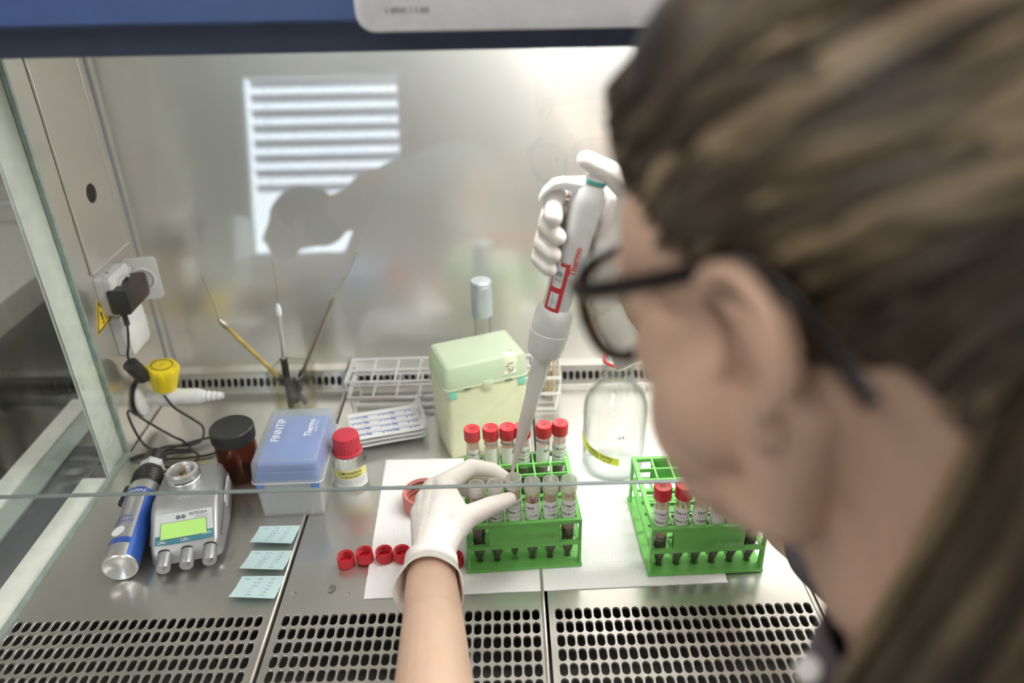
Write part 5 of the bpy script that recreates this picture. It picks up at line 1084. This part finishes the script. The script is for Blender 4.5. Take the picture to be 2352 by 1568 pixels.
def lock(path, r0, shade, seg=7):
    n0 = len(lk.v); P = smooth_path(path, 5); n = len(P); lk.tube([H(*p) for p in P], [r0*(.35+.65*math.sin(PI*(.12+.80*i/(n-1)))) for i in range(n)], seg); shv.extend([shade+.08*math.sin(i*.7) for i in range(len(lk.v)-n0)])
for i in range(190):
    t = rng.random(); side = rng.choice((-1, -1, 1))
    # hairline from the forehead centre round the temple and ear to the nape
    hl = [(0, 80, 92), (30, 76, 84), (54, 58, 66), (66, 38, 50), (70, 18, 42), (74, -2, 40), (76, -26, 26), (70, -52, -6), (52, -74, -36), (20, -86, -46)]
    f = t*(len(hl)-1.001); k = int(f); a = Vector(hl[k]).lerp(Vector(hl[k+1]), f-k); a.x *= side; a += Vector((rng.gauss(0, 3), rng.gauss(0, 3), rng.gauss(0, 3)))
    tie = Vector(TIE)+Vector((rng.gauss(0, 10), rng.gauss(0, 6), rng.gauss(0, 10))); p = [a]
    for u in (.25, .5, .75): q_ = a.lerp(tie, u); p.append(surf(q_+Vector((0, 0, 6)))+Vector((rng.gauss(0, 1.5), rng.gauss(0, 1.5), rng.gauss(0, 1.5))))
    p.append(tie); base = .25+.35*noise.noise(Vector((t*9, side, 2))); lock([tuple(x) for x in p], rng.uniform(2.2, 5.5), min(1, max(0, base+rng.gauss(.12, .2))))
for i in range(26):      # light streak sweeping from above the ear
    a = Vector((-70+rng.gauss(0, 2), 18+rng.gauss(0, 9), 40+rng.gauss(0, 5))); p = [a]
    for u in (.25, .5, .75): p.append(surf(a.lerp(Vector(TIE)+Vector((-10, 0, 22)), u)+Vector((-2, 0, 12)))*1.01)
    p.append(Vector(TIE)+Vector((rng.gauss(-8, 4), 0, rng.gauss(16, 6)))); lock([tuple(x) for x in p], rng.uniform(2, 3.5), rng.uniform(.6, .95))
for i in range(60):      # fine wisps at the front hairline
    a = Vector((-rng.uniform(5, 62), 0, 0)); a.y = 82-abs(a.x)*.5; a.z = 92-abs(a.x)*.4; q_ = surf(a+Vector((0, 3, 18))); lock([tuple(a+Vector((0, 5, -6))), tuple(a.lerp(q_, .5)+Vector((0, 7, 6))), tuple(q_+Vector((0, rng.uniform(0, 6), rng.uniform(0, 5))))], .7, rng.uniform(.5, .95), 5)
for i in range(120):     # hanging tail
    ox, oy = rng.gauss(0, 13), rng.gauss(0, 13); sp_ = rng.uniform(.6, 1.25)
    lock([(TIE[0]+ox*.4, TIE[1]+oy*.3, TIE[2]+rng.gauss(0, 6)), (-34+ox, -112+oy, 18), (-51+ox*sp_, -88+oy, -42), (-62+ox*sp_, -62+oy, -92), (-70+ox*sp_, -36+oy, -138), (-76+ox*sp_, -18+oy, -176), (-82+ox*sp_*1.2, -6+oy*1.2, -232+rng.gauss(0, 15))], rng.uniform(3, 6.5), min(1, max(0, rng.gauss(.30, .24))))
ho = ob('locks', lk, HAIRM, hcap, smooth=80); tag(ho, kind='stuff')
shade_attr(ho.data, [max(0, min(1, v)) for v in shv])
mb = MB(); mb.lathe([(12, -4), (16, -5), (18, 0), (16, 5), (12, 4)], 24, closed=True); TQ = Vector((-.12, -.8, .5)).to_track_quat('Z', 'Y').to_matrix().to_4x4(); mb.xf(TQ); M = Matrix.Translation(HC-PO)@HR.to_4x4()@Matrix.Translation(Vector(TIE)+Vector((-2, -2, 2))); mb.xf(M); ob('hair_tie', mb, BLACKRUB, hcap)

# ================================================================== SPECTACLES
sp = thing('spectacles', 'tortoiseshell spectacles worn by the person with brown hair', 'spectacles', tuple(HC)); sp.rotation_mode = 'QUATERNION'; sp.rotation_quaternion = HR.to_quaternion()
def lens_pts(s, k=1.0, y=0, n=36):
    out = []
    for i in range(n):
        a = 2*PI*i/n; rx, rz = 27*k, 23*k; e = 2.6; c, d = math.cos(a), math.sin(a); X = math.copysign(abs(c)**(2/e), c)*rx; Z = math.copysign(abs(d)**(2/e), d)*rz*(1 if d > 0 else 1.0)
        X *= 1+.06*(Z/rz); out.append((s*(36+X), 101-.0016*(36+X)**2-abs(Z)*.02+y-(.12*Z*-.6), 9+Z))
    return out
for s in (-1, 1):
    mb = MB(); mb.loft([lens_pts(s, 1.17, 2.4), lens_pts(s, 1.17, -2.4), lens_pts(s, .97, -2.4), lens_pts(s, .97, 2.4)], close=True); ob('rim', mb, TORT, sp, smooth=50)
    mb = MB(); mb.loft([lens_pts(s, .975, .7), lens_pts(s, .975, -.7)]); ob('lens', mb, LENS, sp, smooth=50)
    hp = [(s*63, 96, 26), (s*70, 92, 26), (s*75, 78, 26), (s*78, 40, 29), (s*79, 8, 33), (s*80, -8, 33), (s*79, -22, 22), (s*77, -34, 2), (s*75, -42, -14)]
    mb = MB(); mb.tube(smooth_path(hp, 5), [3.4]*5+[2.9]*36, 10, flat=None) if False else mb.tube(smooth_path(hp, 5), 4.0, 10, thin=.5); ob('temple', mb, TORT, sp)
mb = MB(); mb.tube(smooth_path([(-9, 100, 14), (-4, 104, 17), (4, 104, 17), (9, 100, 14)], 4), 2.6, 10); ob('bridge', mb, TORT, sp)

# ================================================================== COLLEAGUE BEHIND (seen reflected in the sash)
by = thing('person', 'person in pale blue lab coat bending forward, seen only as a reflection in the glass', 'person', (-120, -1500, -900)); BO = Vector((-120, -1500, -900))
B = lambda x, y, z: Vector((x, y, z))-BO
b = MB(); b.ball(B(-612, -1500, 455), (92, 70, 84), 24, 16); b.ball(B(-668, -1500, 405), (50, 58, 66), 20, 14); b.capsule(B(-710, -1500, 420), B(-722, -1500, 400), 8, 9, 12, 4); b.capsule(B(-570, -1500, 450), B(-430, -1500, 490), 56, 58, 20, 5)
b.capsule(B(-390, -1500, 490), B(-180, -1500, 480), 100, 140, 24, 6); b.capsule(B(-180, -1500, 480), B(-90, -1500, 100), 140, 130, 24, 6)
for s in (-1, 1):
    y = -1500+s*150; b.capsule(B(-340, y, 520), B(-470, y, 250), 52, 42, 18, 5); b.capsule(B(-470, y, 250), B(-700, y*1-s*40, 170), 40, 28, 18, 5)
    hx, hy, hz = -705, y-s*42, 166
    b.capsule(B(hx, hy, hz), B(hx-55, hy, hz-18), 24, 20, 14, 4)
    for k in range(4): b.capsule(B(hx-50, hy-24+k*16, hz-16), B(hx-110+abs(k-1.5)*8, hy-26+k*17, hz-46), 9, 7, 12, 4)
    b.capsule(B(hx-20, hy-s*22, hz-6), B(hx-70, hy-s*44, hz-24), 10, 8, 12, 4)
    b.capsule(B(-110, -1500+s*75, 80), B(-130, -1500+s*85, -420), 82, 58, 18, 5); b.capsule(B(-130, -1500+s*85, -420), B(-110, -1500+s*85, -840), 56, 40, 18, 5); b.capsule(B(-100, -1500+s*85, -860), B(-250, -1500+s*90, -866), 38, 32, 14, 4)
    b.ball(B(-600, -1500+s*76, 440), (14, 7, 26), 12, 8)
blob('body', b, 7, SKIN, by, 4)
c = MB(); c.capsule(B(-310, -1500, 490), B(-170, -1500, 500), 128, 160, 28, 6); c.capsule(B(-170, -1500, 490), B(-90, -1500, 80), 160, 155, 28, 6); c.capsule(B(-100, -1500, 80), B(-110, -1500, -250), 158, 175, 28, 6)
for s in (-1, 1): y = -1500+s*150; c.capsule(B(-310, y, 500), B(-440, y, 250), 70, 58, 20, 5); c.capsule(B(-440, y, 250), B(-650, y-s*32, 190), 56, 46, 20, 5)
blob('lab_coat', c, 8, COATB, by, 5)
h = MB(); h.ball(B(-600, -1500, 464), (96, 76, 84), 24, 16); h.ball(B(-560, -1500, 440), (74, 72, 64), 20, 14); hb = blob('hair', h, 6, HAIRM, by, 4); shade_attr(hb.data, [.2]*len(hb.data.vertices))
